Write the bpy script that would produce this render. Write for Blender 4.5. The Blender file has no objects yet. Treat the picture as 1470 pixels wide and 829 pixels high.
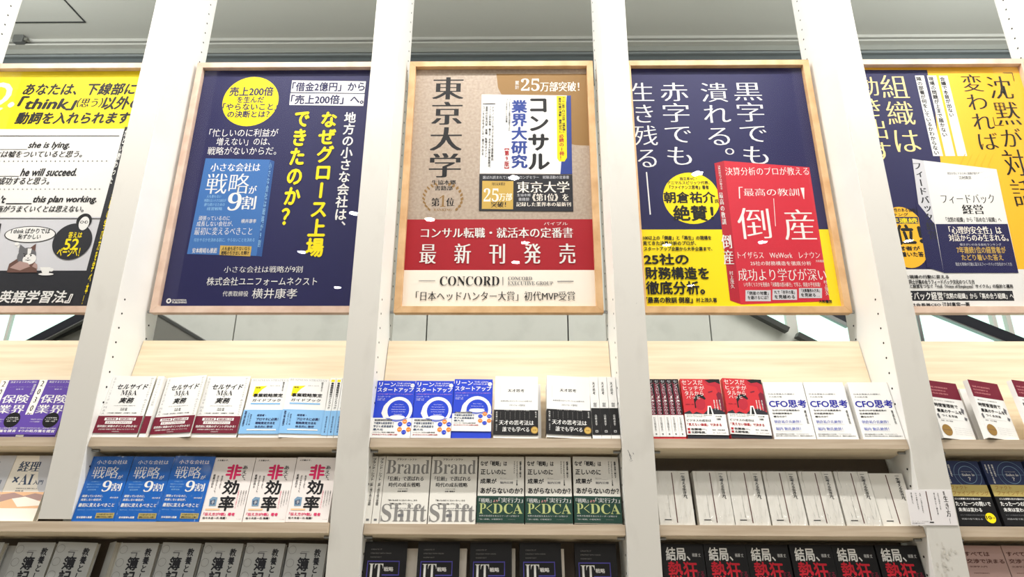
import bpy, bmesh, math, random
from mathutils import Vector, Matrix, Euler

# ------------------------------------------------------------------ camera
SC = bpy.context.scene
COL = SC.collection
cam_data = bpy.data.cameras.new('camera')
cam_data.sensor_width = 36.0
cam_data.lens = 883.2 / 1470 * 36
cam = bpy.data.objects.new('camera', cam_data)
COL.objects.link(cam)
_r = Vector((0.99992246, 0.01188838, 0.00370713))
_u = Vector((1.68756e-04, -0.310599, 0.950541))
_f = Vector((-0.01245183, 0.95046666, 0.31057701))
cam.matrix_world = Matrix(((_r.x, _u.x, -_f.x, 0.0776), (_r.y, _u.y, -_f.y, -1.9968), (_r.z, _u.z, -_f.z, 1.55), (0, 0, 0, 1)))
SC.camera = cam

# ------------------------------------------------------------------ world, exposure
world = bpy.data.worlds.new('world')
SC.world = world
world.use_nodes = True
world.node_tree.nodes['Background'].inputs[0].default_value = (0.80, 0.95, 0.88, 1)
world.node_tree.nodes['Background'].inputs[1].default_value = 1.7
SC.view_settings.view_transform = 'Standard'
SC.view_settings.look = 'None'
SC.view_settings.gamma = 1.0
SC.view_settings.use_curve_mapping = False
SC.view_settings.exposure = 0.08

CEIL = 4.5
def area(name, loc, sx, sy, power, color=(1, 0.97, 0.92), shape='RECTANGLE', label=None, group=None, rot=(0, 0, 0), spread=None):
    d = bpy.data.lights.new(name, 'AREA')
    d.shape = shape
    d.size = sx
    d.size_y = sy
    d.energy = power
    d.color = color
    if spread: d.spread = spread
    o = bpy.data.objects.new(name, d)
    o.location = loc
    o.rotation_euler = rot
    COL.objects.link(o)
    return o
BATTEN_W, PANEL_W, SPOT_W, REAR_W = 40, 22, 11, 5
BATTENS = [(-3.2 + 1.6 * k, -0.62, 4.40) for k in range(5)]
SPOTS = [(-1.78, -3.93), (-2.77, -5.11), (-2.72, -6.6), (-0.95, -4.1), (0.02, -3.11), (0.15, -4.8), (1.81, -3.03), (3.1, -4.79), (1.93, -4.88), (2.66, -6.5), (4.61, -3.07), (4.88, -4.75), (-4.8, -4.4), (0.02, -5.5)]
FILL_PANELS = []
for x, y, z in BATTENS:
    area('batten_light', (x, y, z - 0.035), 1.5, 0.07, BATTEN_W)
for x, y in SPOTS:
    area('downlight_light', (x, y, CEIL - 0.012), 0.11, 0.11, SPOT_W, shape='DISK')
for x, y in ((-3.6, -1.15), (-1.2, -1.15), (1.2, -1.15), (3.6, -1.15), (-2.4, -8.8), (2.4, -8.8)):  # added fill lamps, placed where the poster glazing does not mirror them
    FILL_PANELS.append((x, y))
    area('fill_panel_light', (x, y, CEIL - 0.03), 1.15, 0.25, PANEL_W)
REAR_FILLS = [(-3.15, 11), (-1.8, 4.5), (-0.45, 2.8), (0.9, 2.8), (2.25, 5.5), (3.3, 11)]      # x, watts: added out of view to brighten the rear wall and ceiling
for x, p in REAR_FILLS:
    area('rear_fill_light', (x, 0.42, 4.17), 1.2, 0.08, p, rot=(math.radians(112), 0, 0), color=(0.97, 1.0, 0.98))

# ------------------------------------------------------------------ helpers
def lin(c):
    return tuple(((v / 255) / 12.92 if v / 255 <= 0.04045 else ((v / 255 + 0.055) / 1.055) ** 2.4) for v in c) + (1,)
MATS = {}
def mat(name, rgb, rough=0.5, coat=0.0, metal=0.0, noise=None, bump=None, spec=0.5):
    if name in MATS: return MATS[name]
    m = bpy.data.materials.new(name)
    m.use_nodes = True
    nt = m.node_tree
    b = nt.nodes['Principled BSDF']
    b.inputs['Base Color'].default_value = lin(rgb)
    b.inputs['Roughness'].default_value = rough
    b.inputs['Metallic'].default_value = metal
    b.inputs['Specular IOR Level'].default_value = spec
    b.inputs['Coat Weight'].default_value = coat
    b.inputs['Coat Roughness'].default_value = 0.08
    if noise:                       # (second colour, scale xyz, detail, low, high)
        c2, sc, det, lo, hi = noise
        tc = nt.nodes.new('ShaderNodeTexCoord')
        mp = nt.nodes.new('ShaderNodeMapping')
        mp.inputs['Scale'].default_value = sc
        nz = nt.nodes.new('ShaderNodeTexNoise')
        nz.inputs['Scale'].default_value = 1.0
        nz.inputs['Detail'].default_value = det
        cr = nt.nodes.new('ShaderNodeValToRGB')
        cr.color_ramp.elements[0].position = lo
        cr.color_ramp.elements[1].position = hi
        cr.color_ramp.elements[0].color = lin(rgb)
        cr.color_ramp.elements[1].color = lin(c2)
        nt.links.new(tc.outputs['Object'], mp.inputs[0])
        nt.links.new(mp.outputs[0], nz.inputs['Vector'])
        nt.links.new(nz.outputs['Fac'], cr.inputs[0])
        nt.links.new(cr.outputs[0], b.inputs['Base Color'])
    if bump:
        sc, st = bump
        tc = nt.nodes.new('ShaderNodeTexCoord')
        nz = nt.nodes.new('ShaderNodeTexNoise')
        nz.inputs['Scale'].default_value = sc
        nz.inputs['Detail'].default_value = 3
        bp = nt.nodes.new('ShaderNodeBump')
        bp.inputs['Strength'].default_value = st
        bp.inputs['Distance'].default_value = 0.002
        nt.links.new(tc.outputs['Object'], nz.inputs['Vector'])
        nt.links.new(nz.outputs['Fac'], bp.inputs['Height'])
        nt.links.new(bp.outputs[0], b.inputs['Normal'])
    MATS[name] = m
    return m

def clear_sheet(name, rough, ior, tint=(1, 1, 1), bump=None, dist=0.02):
    m = bpy.data.materials.new(name)
    m.use_nodes = True
    nt = m.node_tree
    nt.nodes.clear()
    out = nt.nodes.new('ShaderNodeOutputMaterial')
    mix = nt.nodes.new('ShaderNodeMixShader')
    tr = nt.nodes.new('ShaderNodeBsdfTransparent')
    tr.inputs[0].default_value = (*tint, 1)
    gl = nt.nodes.new('ShaderNodeBsdfGlossy')
    gl.inputs['Roughness'].default_value = rough
    fr = nt.nodes.new('ShaderNodeFresnel')
    fr.inputs['IOR'].default_value = ior
    geo = nt.nodes.new('ShaderNodeNewGeometry')     # the back faces of the thin sheet only transmit
    inv = nt.nodes.new('ShaderNodeMath'); inv.operation = 'SUBTRACT'; inv.inputs[0].default_value = 1.0
    mul = nt.nodes.new('ShaderNodeMath'); mul.operation = 'MULTIPLY'
    nt.links.new(geo.outputs['Backfacing'], inv.inputs[1])
    nt.links.new(inv.outputs[0], mul.inputs[0])
    nt.links.new(fr.outputs[0], mul.inputs[1])
    nt.links.new(mul.outputs[0], mix.inputs[0])
    nt.links.new(tr.outputs[0], mix.inputs[1])
    nt.links.new(gl.outputs[0], mix.inputs[2])
    nt.links.new(mix.outputs[0], out.inputs[0])
    if bump:
        tc = nt.nodes.new('ShaderNodeTexCoord')
        mp = nt.nodes.new('ShaderNodeMapping')
        mp.inputs['Scale'].default_value = (1, 1, 0.28)
        mp.inputs['Rotation'].default_value = (0, 0.35, 0)
        nz = nt.nodes.new('ShaderNodeTexNoise')
        nz.inputs['Scale'].default_value = bump[0]
        nz.inputs['Detail'].default_value = 2
        nz.inputs['Distortion'].default_value = 1.2
        bp = nt.nodes.new('ShaderNodeBump')
        bp.inputs['Strength'].default_value = bump[1]
        bp.inputs['Distance'].default_value = dist
        nt.links.new(tc.outputs['Object'], mp.inputs[0])
        nt.links.new(mp.outputs[0], nz.inputs['Vector'])
        nt.links.new(nz.outputs['Fac'], bp.inputs['Height'])
        nt.links.new(bp.outputs[0], gl.inputs['Normal'])
        nt.links.new(bp.outputs[0], fr.inputs['Normal'])
    MATS[name] = m
    return m
GLAZE = clear_sheet('poster_acrylic', 0.0, 1.34)
FILM = clear_sheet('shrink_film', 0.16, 1.55, bump=(48, 1.0))
TIGHT_FILM = clear_sheet('tight_film', 0.10, 1.45, bump=(26, 0.7), dist=0.006)
WINDOW_GLASS = clear_sheet('window_glass', 0.0, 1.45, tint=(0.86, 0.97, 0.93))

INK = {'ink': (24, 24, 28), 'white': (232, 231, 229), 'yellow': (246, 222, 16), 'palegrey': (206, 206, 212), 'char': (40, 41, 48),
       'greyer': (104, 104, 108), 'brown': (104, 74, 66), 'gold': (200, 166, 84), 'navy': (32, 32, 80), 'bookblue': (62, 112, 178),
       'bookbluedark': (44, 84, 146), 'skyblue': (150, 196, 232), 'kraft': (184, 168, 152), 'darkkraft': (146, 112, 66), 'ivory': (250, 242, 230),
       'red': (168, 28, 42), 'coverblue': (44, 66, 142), 'redbook': (204, 44, 62), 'reddark': (176, 34, 52), 'cream': (250, 226, 150),
       'ochre': (222, 178, 36), 'maroon': (112, 22, 46), 'paleblue': (132, 182, 226), 'royal': (30, 62, 196), 'orange': (240, 130, 40),
       'violet': (96, 70, 160), 'magenta': (214, 44, 100), 'grey': (128, 126, 124), 'lightgrey': (182, 182, 182), 'green': (22, 56, 46),
       'lime': (170, 178, 118), 'bronze': (150, 116, 60), 'bookred': (196, 40, 50), 'black': (16, 15, 18), 'cfoblue': (30, 38, 150),
       'softblue': (110, 120, 190), 'midblue': (16, 94, 180), 'crimson': (206, 36, 54), 'navyblue': (36, 48, 88), 'brightgold': (178, 160, 96),
       'pinkgold': (220, 150, 150), 'taupe': (176, 146, 140), 'cocoa': (92, 58, 52), 'stone': (178, 180, 180), 'darkstone': (70, 72, 74),
       'indigo': (84, 78, 170), 'pink': (236, 160, 176), 'peach': (236, 190, 150), 'slate': (70, 84, 110), 'steel': (120, 150, 176), 'skin': (170, 60, 56), 'warmgrey': (218, 215, 208), 'blackblue': (20, 20, 34), 'smudge': (200, 196, 188), 'amber': (244, 186, 44), 'rosewhite': (230, 222, 219)}
def ink(c):
    if c == 'kraft':
        return mat('print_kraft', INK[c], 0.55, noise=((164, 146, 130), (90, 90, 90), 3, 0.3, 0.7))
    return mat('print_' + c, INK[c], 0.55, spec=0.25)

def link(name, me, material, parent=None):
    o = bpy.data.objects.new(name, me)
    COL.objects.link(o)
    if material is not None:
        me.materials.clear()
        for m in (material if isinstance(material, (list, tuple)) else [material]): me.materials.append(m)
    if parent is not None: o.parent = parent
    return o
def boxmesh(name, boxes, bevel=0.0):
    bm = bmesh.new()
    for x0, x1, y0, y1, z0, z1 in boxes:
        r = bmesh.ops.create_cube(bm, size=1.0)
        for v in r['verts']:
            v.co = Vector(((x0 + x1) / 2 + v.co.x * (x1 - x0), (y0 + y1) / 2 + v.co.y * (y1 - y0), (z0 + z1) / 2 + v.co.z * (z1 - z0)))
    if bevel: bmesh.ops.bevel(bm, geom=bm.edges[:], offset=bevel, segments=1, affect='EDGES')
    me = bpy.data.meshes.new(name)
    bm.to_mesh(me)
    bm.free()
    return me
def box(name, b, m, parent=None, bevel=0.0):
    boxes = [b] if not isinstance(b[0], (list, tuple)) else b
    return link(name, boxmesh(name, boxes, bevel), m, parent)
def prism(name, pts, y0, y1, m, parent=None):      # polygon in x,z extruded along y
    n = len(pts)
    vs = [(x, y0, z) for x, z in pts] + [(x, y1, z) for x, z in pts]
    fs = [tuple(range(n)), tuple(range(2 * n - 1, n - 1, -1))] + [(i, i + n, (i + 1) % n + n, (i + 1) % n) for i in range(n)]
    me = bpy.data.meshes.new(name)
    me.from_pydata(vs, [], fs)
    bm = bmesh.new(); bm.from_mesh(me); bmesh.ops.recalc_face_normals(bm, faces=bm.faces[:]); bm.to_mesh(me); bm.free()
    return link(name, me, m, parent)
def empty(name, loc=(0, 0, 0), parent=None):
    o = bpy.data.objects.new(name, None)
    o.empty_display_size = 0.05
    COL.objects.link(o)
    o.location = loc
    if parent is not None: o.parent = parent
    return o
def tag(o, label, cat, group=None):
    o['label'] = label; o['category'] = cat
    if group: o['group'] = group
    return o
def struct(o): o['kind'] = 'structure'; return o

# ------------------------------------------------------------------ lettering
_G = {}
SERIF = {}
for i, ch in enumerate('ABCDEFGHIJKLMNOPQRSTUVWXYZ'): SERIF[ch] = chr(0x1D400 + i)
for i, ch in enumerate('abcdefghijklmnopqrstuvwxyz'): SERIF[ch] = chr(0x1D41A + i)
for i, ch in enumerate('0123456789'): SERIF[ch] = chr(0x1D7CE + i)
def raw(s, off, res):
    k = (s, off, res)
    if k not in _G:
        c = bpy.data.curves.new('type', 'FONT')
        c.body = s
        c.offset = off
        c.resolution_u = res
        o = bpy.data.objects.new('type', c)
        me = bpy.data.meshes.new_from_object(o)
        vs = [(v.co.x, v.co.y) for v in me.vertices]
        fs = [tuple(p.vertices) for p in me.polygons]
        _G[k] = (vs, fs)
        bpy.data.objects.remove(o); bpy.data.curves.remove(c); bpy.data.meshes.remove(me)
    return _G[k]
TURN = 'ー（）「」『』《》【】〈〉…—～・＜＞〔〕'
def glyphs(s, vertical, st, size):
    """list of verts and faces of a string, before it is fitted to its box"""
    res = 2 if size < 0.02 else 3
    off = 0.0
    if 's' in st: s = ''.join(SERIF.get(ch, ch) for ch in s); off = -0.004
    if 'm' in st: off = -0.009
    if 't' in st: off = -0.014
    if not vertical:
        vs, fs = raw(s, off, res)
        vs = list(vs); fs = list(fs)
    else:
        vs, fs = [], []
        y = 0.0
        for ch in s:
            if ch in ' 　': y -= 0.6; continue
            v, f = raw(ch, off, res)
            n = len(vs)
            if ch in TURN:
                v = [(0.5 + (b - 0.38), 0.38 - (a - 0.5)) for a, b in v]
            elif ch in '、。':
                v = [(a + 0.6, b + 0.6) for a, b in v]
            elif ch in 'ぁぃぅぇぉっゃゅょァィゥェォッャュョ':
                v = [(a + 0.1, b + 0.1) for a, b in v]
            elif ord(ch) < 128:
                w = max(a for a, b in v) + min(a for a, b in v)
                v = [(a + 0.5 - w / 2, b) for a, b in v]
            vs += [(a, b + y) for a, b in v]
            fs += [tuple(i + n for i in q) for q in f]
            y -= 1.0
    if 'i' in st: vs = [(a + 0.2 * b, b) for a, b in vs]
    return vs, fs
SHIFT = {'r': [(0, 0)], 'b': [(0.024, 0), (-0.024, 0), (0, 0.022), (0, -0.022)], 'm': [(-0.030, 0), (0.030, 0), (0, 0)], 't': [(-0.016, 0), (0.016, 0)], 's': [(0, 0)], 'h': [(0.04, 0), (-0.04, 0), (0, 0.035), (0, -0.035)]}
DARK = {'ink', 'char', 'navy', 'cocoa', 'maroon', 'cfoblue', 'coverblue', 'slate', 'darkstone', 'greyer', 'red', 'magenta'}
class Sheet:
    """flat print: polygons, ellipses and lettering in x,z; every item a hair in front of the last, facing -y"""
    def __init__(s): s.v, s.f, s.m, s.cols, s.k = [], [], [], [], 0
    def _add(s, pts, faces, col):
        if col not in s.cols: s.cols.append(col)
        ci = s.cols.index(col); n = len(s.v); y = -0.00002 * s.k; s.k += 1
        s.v += [(a, y, b) for a, b in pts]
        for q in faces: s.f.append(tuple(i + n for i in q)); s.m.append(ci)
    def poly(s, pts, col):
        ar = sum(pts[i - 1][0] * pts[i][1] - pts[i][0] * pts[i - 1][1] for i in range(len(pts)))
        if ar < 0: pts = pts[::-1]
        s._add(pts, [tuple(range(len(pts)))], col)
    def rect(s, x0, z0, x1, z1, col): s.poly([(x0, z0), (x1, z0), (x1, z1), (x0, z1)], col)
    def ell(s, cx, cz, rx, rz, col, n=32):
        s.poly([(cx + rx * math.cos(2 * math.pi * i / n), cz + rz * math.sin(2 * math.pi * i / n)) for i in range(n)], col)
    def ring(s, cx, cz, rx, rz, t, col, n=48):
        pts = []
        for i in range(n):
            c, d = math.cos(2 * math.pi * i / n), math.sin(2 * math.pi * i / n)
            pts += [(cx + rx * c, cz + rz * d), (cx + (rx - t) * c, cz + (rz - t) * d)]
        s._add(pts, [(2 * i, 2 * ((i + 1) % n), 2 * ((i + 1) % n) + 1, 2 * i + 1) for i in range(n)], col)
    def text(s, t, cx, cz, w, h, col, st='r', vertical=False):
        vs, fs = glyphs(t, vertical, st, h if not vertical else w)
        x0, x1 = min(a for a, b in vs), max(a for a, b in vs)
        z0, z1 = min(b for a, b in vs), max(b for a, b in vs)
        sx, sz = w / max(x1 - x0, 1e-6), h / max(z1 - z0, 1e-6)
        key = 'b' if 'b' in st else ('h' if 'h' in st else ('m' if 'm' in st else ('t' if 't' in st else 'r')))
        bold = 1.35 if col in DARK and key != 'h' else 1.0
        pts = SHIFT[key] if not (key == 'r' and col in DARK and 's' not in st) else [(0.02, 0.0), (-0.02, 0.0)]
        for dx, dz in [(p * bold, q * bold) for p, q in pts]:
            s._add([(cx + (a + dx - (x0 + x1) / 2) * sx, cz + (b + dz - (z0 + z1) / 2) * sz) for a, b in vs], fs, col)
    def build(s, name, parent, loc=(0, 0, 0)):
        me = bpy.data.meshes.new(name)
        me.from_pydata(s.v, [], s.f)
        o = link(name, me, [ink(c) for c in s.cols], parent)
        me.polygons.foreach_set('material_index', s.m)
        me.update()
        o.location = loc
        return o
# ------------------------------------------------------------------ materials of the place
M_WHITE = mat('white_laminate', (242, 242, 240), 0.42, noise=((236, 235, 232), (3, 3, 6), 3, 0.3, 0.8))
M_EDGE = mat('grey_white_edging', (210, 207, 201), 0.55, noise=((194, 190, 184), (9, 9, 5), 6, 0.55, 0.85))
M_WOOD = mat('pale_maple', (238, 222, 194), 0.45, noise=((222, 200, 168), (3, 60, 60), 6, 0.35, 0.75))
M_WOODEDGE = mat('maple_edging', (178, 162, 142), 0.45, noise=((156, 138, 116), (4, 90, 90), 6, 0.35, 0.75))
M_FRAME_A = mat('frame_wood_pinkish_light', (224, 198, 180), 0.5, noise=((204, 172, 152), (14, 14, 14), 5, 0.35, 0.7))  # frame wood with the pinkish cast of the light put in its colour
M_FRAME_B = mat('frame_wood_yellow_light', (222, 184, 138), 0.5, noise=((200, 156, 108), (14, 14, 14), 5, 0.35, 0.7))  # same frame wood, yellower lighting painted into the colour
M_CEIL = mat('ceiling_paint', (206, 206, 200), 0.8)
M_WALL = mat('wall_panel_grey', (206, 208, 202), 0.6, noise=((192, 194, 188), (7, 7, 7), 6, 0.5, 0.8))
M_WALLPLAIN = mat('wall_paint_white', (225, 224, 220), 0.8)
M_DARKPANEL = mat('dark_grey_cladding', (112, 112, 106), 0.5)
M_FLOOR = mat('floor_tile', (176, 172, 164), 0.35, noise=((160, 156, 148), (2, 2, 2), 4, 0.3, 0.7))
M_BLACK = mat('black_rubber', (26, 28, 38), 0.35)
M_STEEL = mat('brushed_steel', (150, 152, 152), 0.35, metal=0.8)
M_HOLE = mat('pin_hole_dark', (30, 28, 28), 0.9)
M_TRACK = mat('aluminium_track', (206, 206, 200), 0.45)
M_TEAL = mat('grey_transom_panel', (104, 112, 114), 0.4)
M_DARKGAP = mat('shadow_gap', (52, 54, 54), 0.8)
M_LAMP = bpy.data.materials.new('lamp_diffuser')
M_LAMP.use_nodes = True
M_LAMP.node_tree.nodes['Principled BSDF'].inputs['Base Color'].default_value = (0.9, 0.9, 0.88, 1)
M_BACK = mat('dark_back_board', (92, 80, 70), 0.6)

# ------------------------------------------------------------------ room
struct(box('floor', (-7, 7, -9.2, 4.2, -0.1, 0), M_FLOOR))
struct(box('ceiling', (-7.1, 7.1, -9.3, 1.7, CEIL, CEIL + 0.1), M_CEIL))
struct(box('wall_left', (-7.1, -7, -9.2, 1.7, 0, CEIL), M_WALLPLAIN))
struct(box('wall_right', (7, 7.1, -9.2, 1.7, 0, CEIL), M_WALLPLAIN))
struct(box('wall_front', (-7, 7, -9.3, -9.2, 0, CEIL), mat('far_wall_taupe', (120, 112, 104), 0.8)))
wb = empty('wall_back', (0, 1.54, 0)); struct(wb)
# grey panels with open vertical joints; the right one ends along the slope of the escalator
PTS = [(-2.60, -1.625), (-1.617, -0.478), (-0.470, 0.360), (0.368, 1.20)]
for a, b in PTS:
    prism('wall_panel', [(a, 0), (b, 0), (b, CEIL), (a, CEIL)], 0.0, 0.12, M_WALL, wb)
prism('wall_panel', [(1.208, 0), (3.1, 0), (3.1, 1.602), (1.875, 2.311), (1.498, 2.529), (1.208, 2.697)], 0.0, 0.12, M_WALL, wb)
box('joint_backing', (-2.6, 1.2, 0.10, 0.14, 0, CEIL), M_DARKGAP, wb)
for x0, x1, z0, z1 in ((1.208, 7, 2.80, CEIL), (3.1, 7, 0, 1.6), (-7, -2.608, 2.80, CEIL), (-7, -2.608, 0, 1.2)):
    box('wall_panel', (x0, x1, 0, 0.12, z0, z1), M_WALL, wb)
w1 = empty('window_1', (0, 1.60, 0)); struct(w1)
box('pane', (-7, -2.61, 0, 0.01, 1.2, 2.8), WINDOW_GLASS, w1)
for x in (-6.2, -4.6, -3.02):
    box('mullion', (x - 0.008, x + 0.008, -0.02, 0.0, 1.2, 2.8), M_TRACK, w1)
w2 = empty('window_2', (0, 1.60, 0)); struct(w2)
box('pane', (1.21, 7, 0, 0.01, 1.25, 2.8), WINDOW_GLASS, w2)
for x, w, m in ((1.70, 0.03, M_TRACK), (2.452, 0.010, M_STEEL), (2.90, 0.012, M_TRACK), (2.985, 0.014, M_TRACK), (4.2, 0.02, M_TRACK), (5.8, 0.02, M_TRACK)):
    box('mullion', (x - w, x + w, -0.03, -0.001, 1.25, 2.8), m, w2)
# cornice and curtain track under the ceiling
struct(box('trim_1', (-7, 7, 1.47, 1.54, 4.478, 4.50), M_TRACK))
struct(box('trim_2', (-7, 7, 1.49, 1.54, 4.455, 4.478), mat('track_shade', (150, 148, 142), 0.6)))
struct(box('trim_3', (-7, 7, 1.46, 1.54, 4.440, 4.452), M_TRACK))
struct(box('trim_4', (-7, 7, 1.50, 1.54, 4.400, 4.440), mat('track_grey', (160, 162, 156), 0.5)))
struct(box('trim_5', (-7, 7, 1.49, 1.54, 4.368, 4.385), mat('transom_bar', (132, 138, 140), 0.4)))
struct(box('trim_6', (-7, 7, 1.515, 1.54, 4.15, 4.400), M_TEAL))
# access hatch in the ceiling
hp = empty('ceiling_access_panel', (-3.11, 1.015, CEIL))
tag(hp, 'square access hatch outlined in the grey ceiling at the upper left', 'hatch')
box('hatch_frame', [(-0.3, 0.3, -0.3, -0.292, -0.004, 0), (-0.3, 0.3, 0.292, 0.3, -0.004, 0), (-0.3, -0.292, -0.292, 0.292, -0.004, 0), (0.292, 0.3, -0.292, 0.292, -0.004, 0)], M_DARKGAP, hp)
box('hatch_door', (-0.288, 0.288, -0.288, 0.288, -0.003, 0), M_CEIL, hp)
so = empty('ceiling_sensor', (-3.35, 1.45, 4.47))
tag(so, 'small grey box fixed to the track below the ceiling, far left', 'sensor')
box('housing', (-0.035, 0.035, -0.03, 0.01, -0.03, 0.03), M_STEEL, so, 0.006)
box('nose', (0.035, 0.06, -0.02, 0.0, -0.012, 0.012), mat('sensor_grey', (120, 120, 112), 0.5), so, 0.003)
# escalator seen through the gap below the posters
def sloped(name, x0, z0, x1, z1, y, th, dp, m, parent, ext0=0.0, ext1=0.0):
    d = Vector((x1 - x0, 0, z1 - z0)); L = d.length; d.normalize(); n = Vector((-d.z, 0, d.x))
    a = Vector((x0, 0, z0)) - d * ext0; b = Vector((x1, 0, z1)) + d * ext1
    pts = [(a.x, a.z), (b.x, b.z), ((b - n * th).x, (b - n * th).z), ((a - n * th).x, (a - n * th).z)]
    return prism(name, pts, y, y + dp, m, parent)
es = empty('escalator_casing', (0, 1.40, 0))
tag(es, 'dark grey escalator casing rising to a ridge behind the shelves, left half', 'escalator')
prism('side_cladding', [(-4.6, 1.305), (-2.726, 2.29), (-2.54, 2.385), (-2.16, 2.58), (-1.995, 2.492), (-1.607, 2.28), (0.1, 1.35), (0.1, 1.2), (-4.6, 1.2)], 0.0, 0.08, M_DARKPANEL, es)
sloped('capping', -2.726, 2.305, -2.16, 2.598, -0.01, 0.035, 0.09, mat('dark_capping', (58, 60, 58), 0.4), es, 2.0, 0.0)
sloped('capping', -2.16, 2.598, -1.607, 2.290, -0.01, 0.014, 0.09, mat('dark_capping', (58, 60, 58), 0.4), es, 0.0, 1.8)
box('column', (-2.52, -2.40, 0.10, 0.13, 1.4, 2.75), mat('column_grey', (132, 136, 130), 0.5), es)
h1 = empty('escalator_handrail', (0, 1.34, 0))
tag(h1, 'thick black sloping handrail against the far left window', 'handrail')
sloped('rail', -2.827 * 0.985, 2.28, -2.507 * 0.985, 2.469, 0, 0.05, 0.03, M_BLACK, h1, 2.2, 0.35)
sloped('rail_underside', -2.827 * 0.985, 2.226, -2.507 * 0.985, 2.415, 0.0, 0.008, 0.03, M_STEEL, h1, 2.2, 0.35)
h2 = empty('escalator_handrail', (0, 1.34, 0))
tag(h2, 'thick black sloping handrail against the far right window', 'handrail')
sloped('rail', 2.54, 2.498, 2.86, 2.350, 0, 0.062, 0.03, M_BLACK, h2, 0.25, 2.4)
sloped('rail_underside', 2.54, 2.432, 2.86, 2.284, 0, 0.008, 0.03, M_STEEL, h2, 0.25, 2.4)
h3 = empty('escalator_capping', (0, 1.47, 0))
tag(h3, 'dark grey sloping strip edging the pale wall panel, right of centre', 'trim')
sloped('strip', 1.470, 2.545, 1.640, 2.447, 0, 0.03, 0.05, mat('dark_capping', (58, 60, 58), 0.4), h3, 0.30, 0.0)
sloped('strip', 1.690, 2.420, 1.875, 2.315, 0, 0.03, 0.05, mat('dark_capping', (58, 60, 58), 0.4), h3, 0.0, 1.2)
h4 = empty('escalator_handrail', (0, 1.40, 0))
tag(h4, 'short dark handrail end beside the upright under the red-book poster', 'handrail')
sloped('rail', 1.80, 2.53, 1.945, 2.448, 0, 0.02, 0.03, M_STEEL, h4)
box('rail_bracket', (2.04, 2.07, 0.0, 0.2, 2.41, 2.44), M_STEEL, h4)
prism('rail', [(1.80, 2.58), (1.80, 2.535), (1.95, 2.452), (2.1, 2.40), (2.1, 2.58)], 0.01, 0.03, M_BLACK, h4)
# ceiling lamps, with the lamps added for fill light
for i, (x, p) in enumerate(REAR_FILLS):
    o = empty('rear_fill_lamp', (x, 0.40, 4.17))  # body of an added fill lamp, hidden from the camera
    tag(o, 'added fill lamp behind the bookcase brightening the rear, number %s from the left' % ('one', 'two', 'three', 'four', 'five', 'six')[i], 'lamp', 'added fill lamps behind the bookcase')
    box('housing', (-0.62, 0.62, -0.03, 0.012, -0.05, 0.05), M_TRACK, o, 0.004)
    for s in (-0.4, 0.4): box('hanger', (s - 0.005, s + 0.005, -0.02, -0.01, 0.05, CEIL - 4.17), M_STEEL, o)
for i, (x, y, z) in enumerate(BATTENS):
    o = empty('batten_lamp', (x, y, z))
    tag(o, 'white linear lamp above the bookcase, ' + ('leftmost', 'second from the left', 'middle one', 'second from the right', 'rightmost')[i] + ' of the row', 'lamp', 'linear lamps above the bookcase')
    box('housing', (-0.78, 0.78, -0.05, 0.05, -0.03, 0.03), M_TRACK, o, 0.004)
    box('hanger', (-0.5, -0.49, -0.005, 0.005, 0.03, CEIL - z), M_STEEL, o)
    box('hanger', (0.49, 0.5, -0.005, 0.005, 0.03, CEIL - z), M_STEEL, o)
for i, (x, y) in enumerate(FILL_PANELS):
    o = box('ceiling_fill_lamp', (x - 0.6, x + 0.6, y - 0.15, y + 0.15, CEIL - 0.025, CEIL), M_TRACK)
    tag(o, 'flat ceiling lamp added for fill light, %s' % ('far left near the shelves', 'left of centre near the shelves', 'right of centre near the shelves', 'far right near the shelves', 'left at the rear wall', 'right at the rear wall')[i], 'lamp', 'flat ceiling lamps added for fill light')
def disc(name, r, h, m, parent, loc, n=24):
    bm = bmesh.new()
    bmesh.ops.create_cone(bm, cap_ends=True, segments=n, radius1=r, radius2=r, depth=h)
    me = bpy.data.meshes.new(name); bm.to_mesh(me); bm.free()
    o = link(name, me, m, parent); o.location = loc
    return o
SPOTNAME = ['just left of the middle group', 'left, halfway back', 'left, near the rear', 'nearest one left of centre', 'nearest one on the centre line', 'centre line, halfway back', 'nearest one right of centre',
            'right, halfway back', 'right of centre, halfway back', 'right, near the rear', 'far right, nearest row', 'far right, halfway back', 'far left on its own', 'centre line, behind all the centre ones']
for i, (x, y) in enumerate(SPOTS):
    o = disc('downlight', 0.075, 0.01, M_TRACK, None, (x, y, CEIL - 0.005))
    tag(o, 'round ceiling downlight, ' + SPOTNAME[i], 'lamp', 'round downlights of the shop ceiling')

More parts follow.
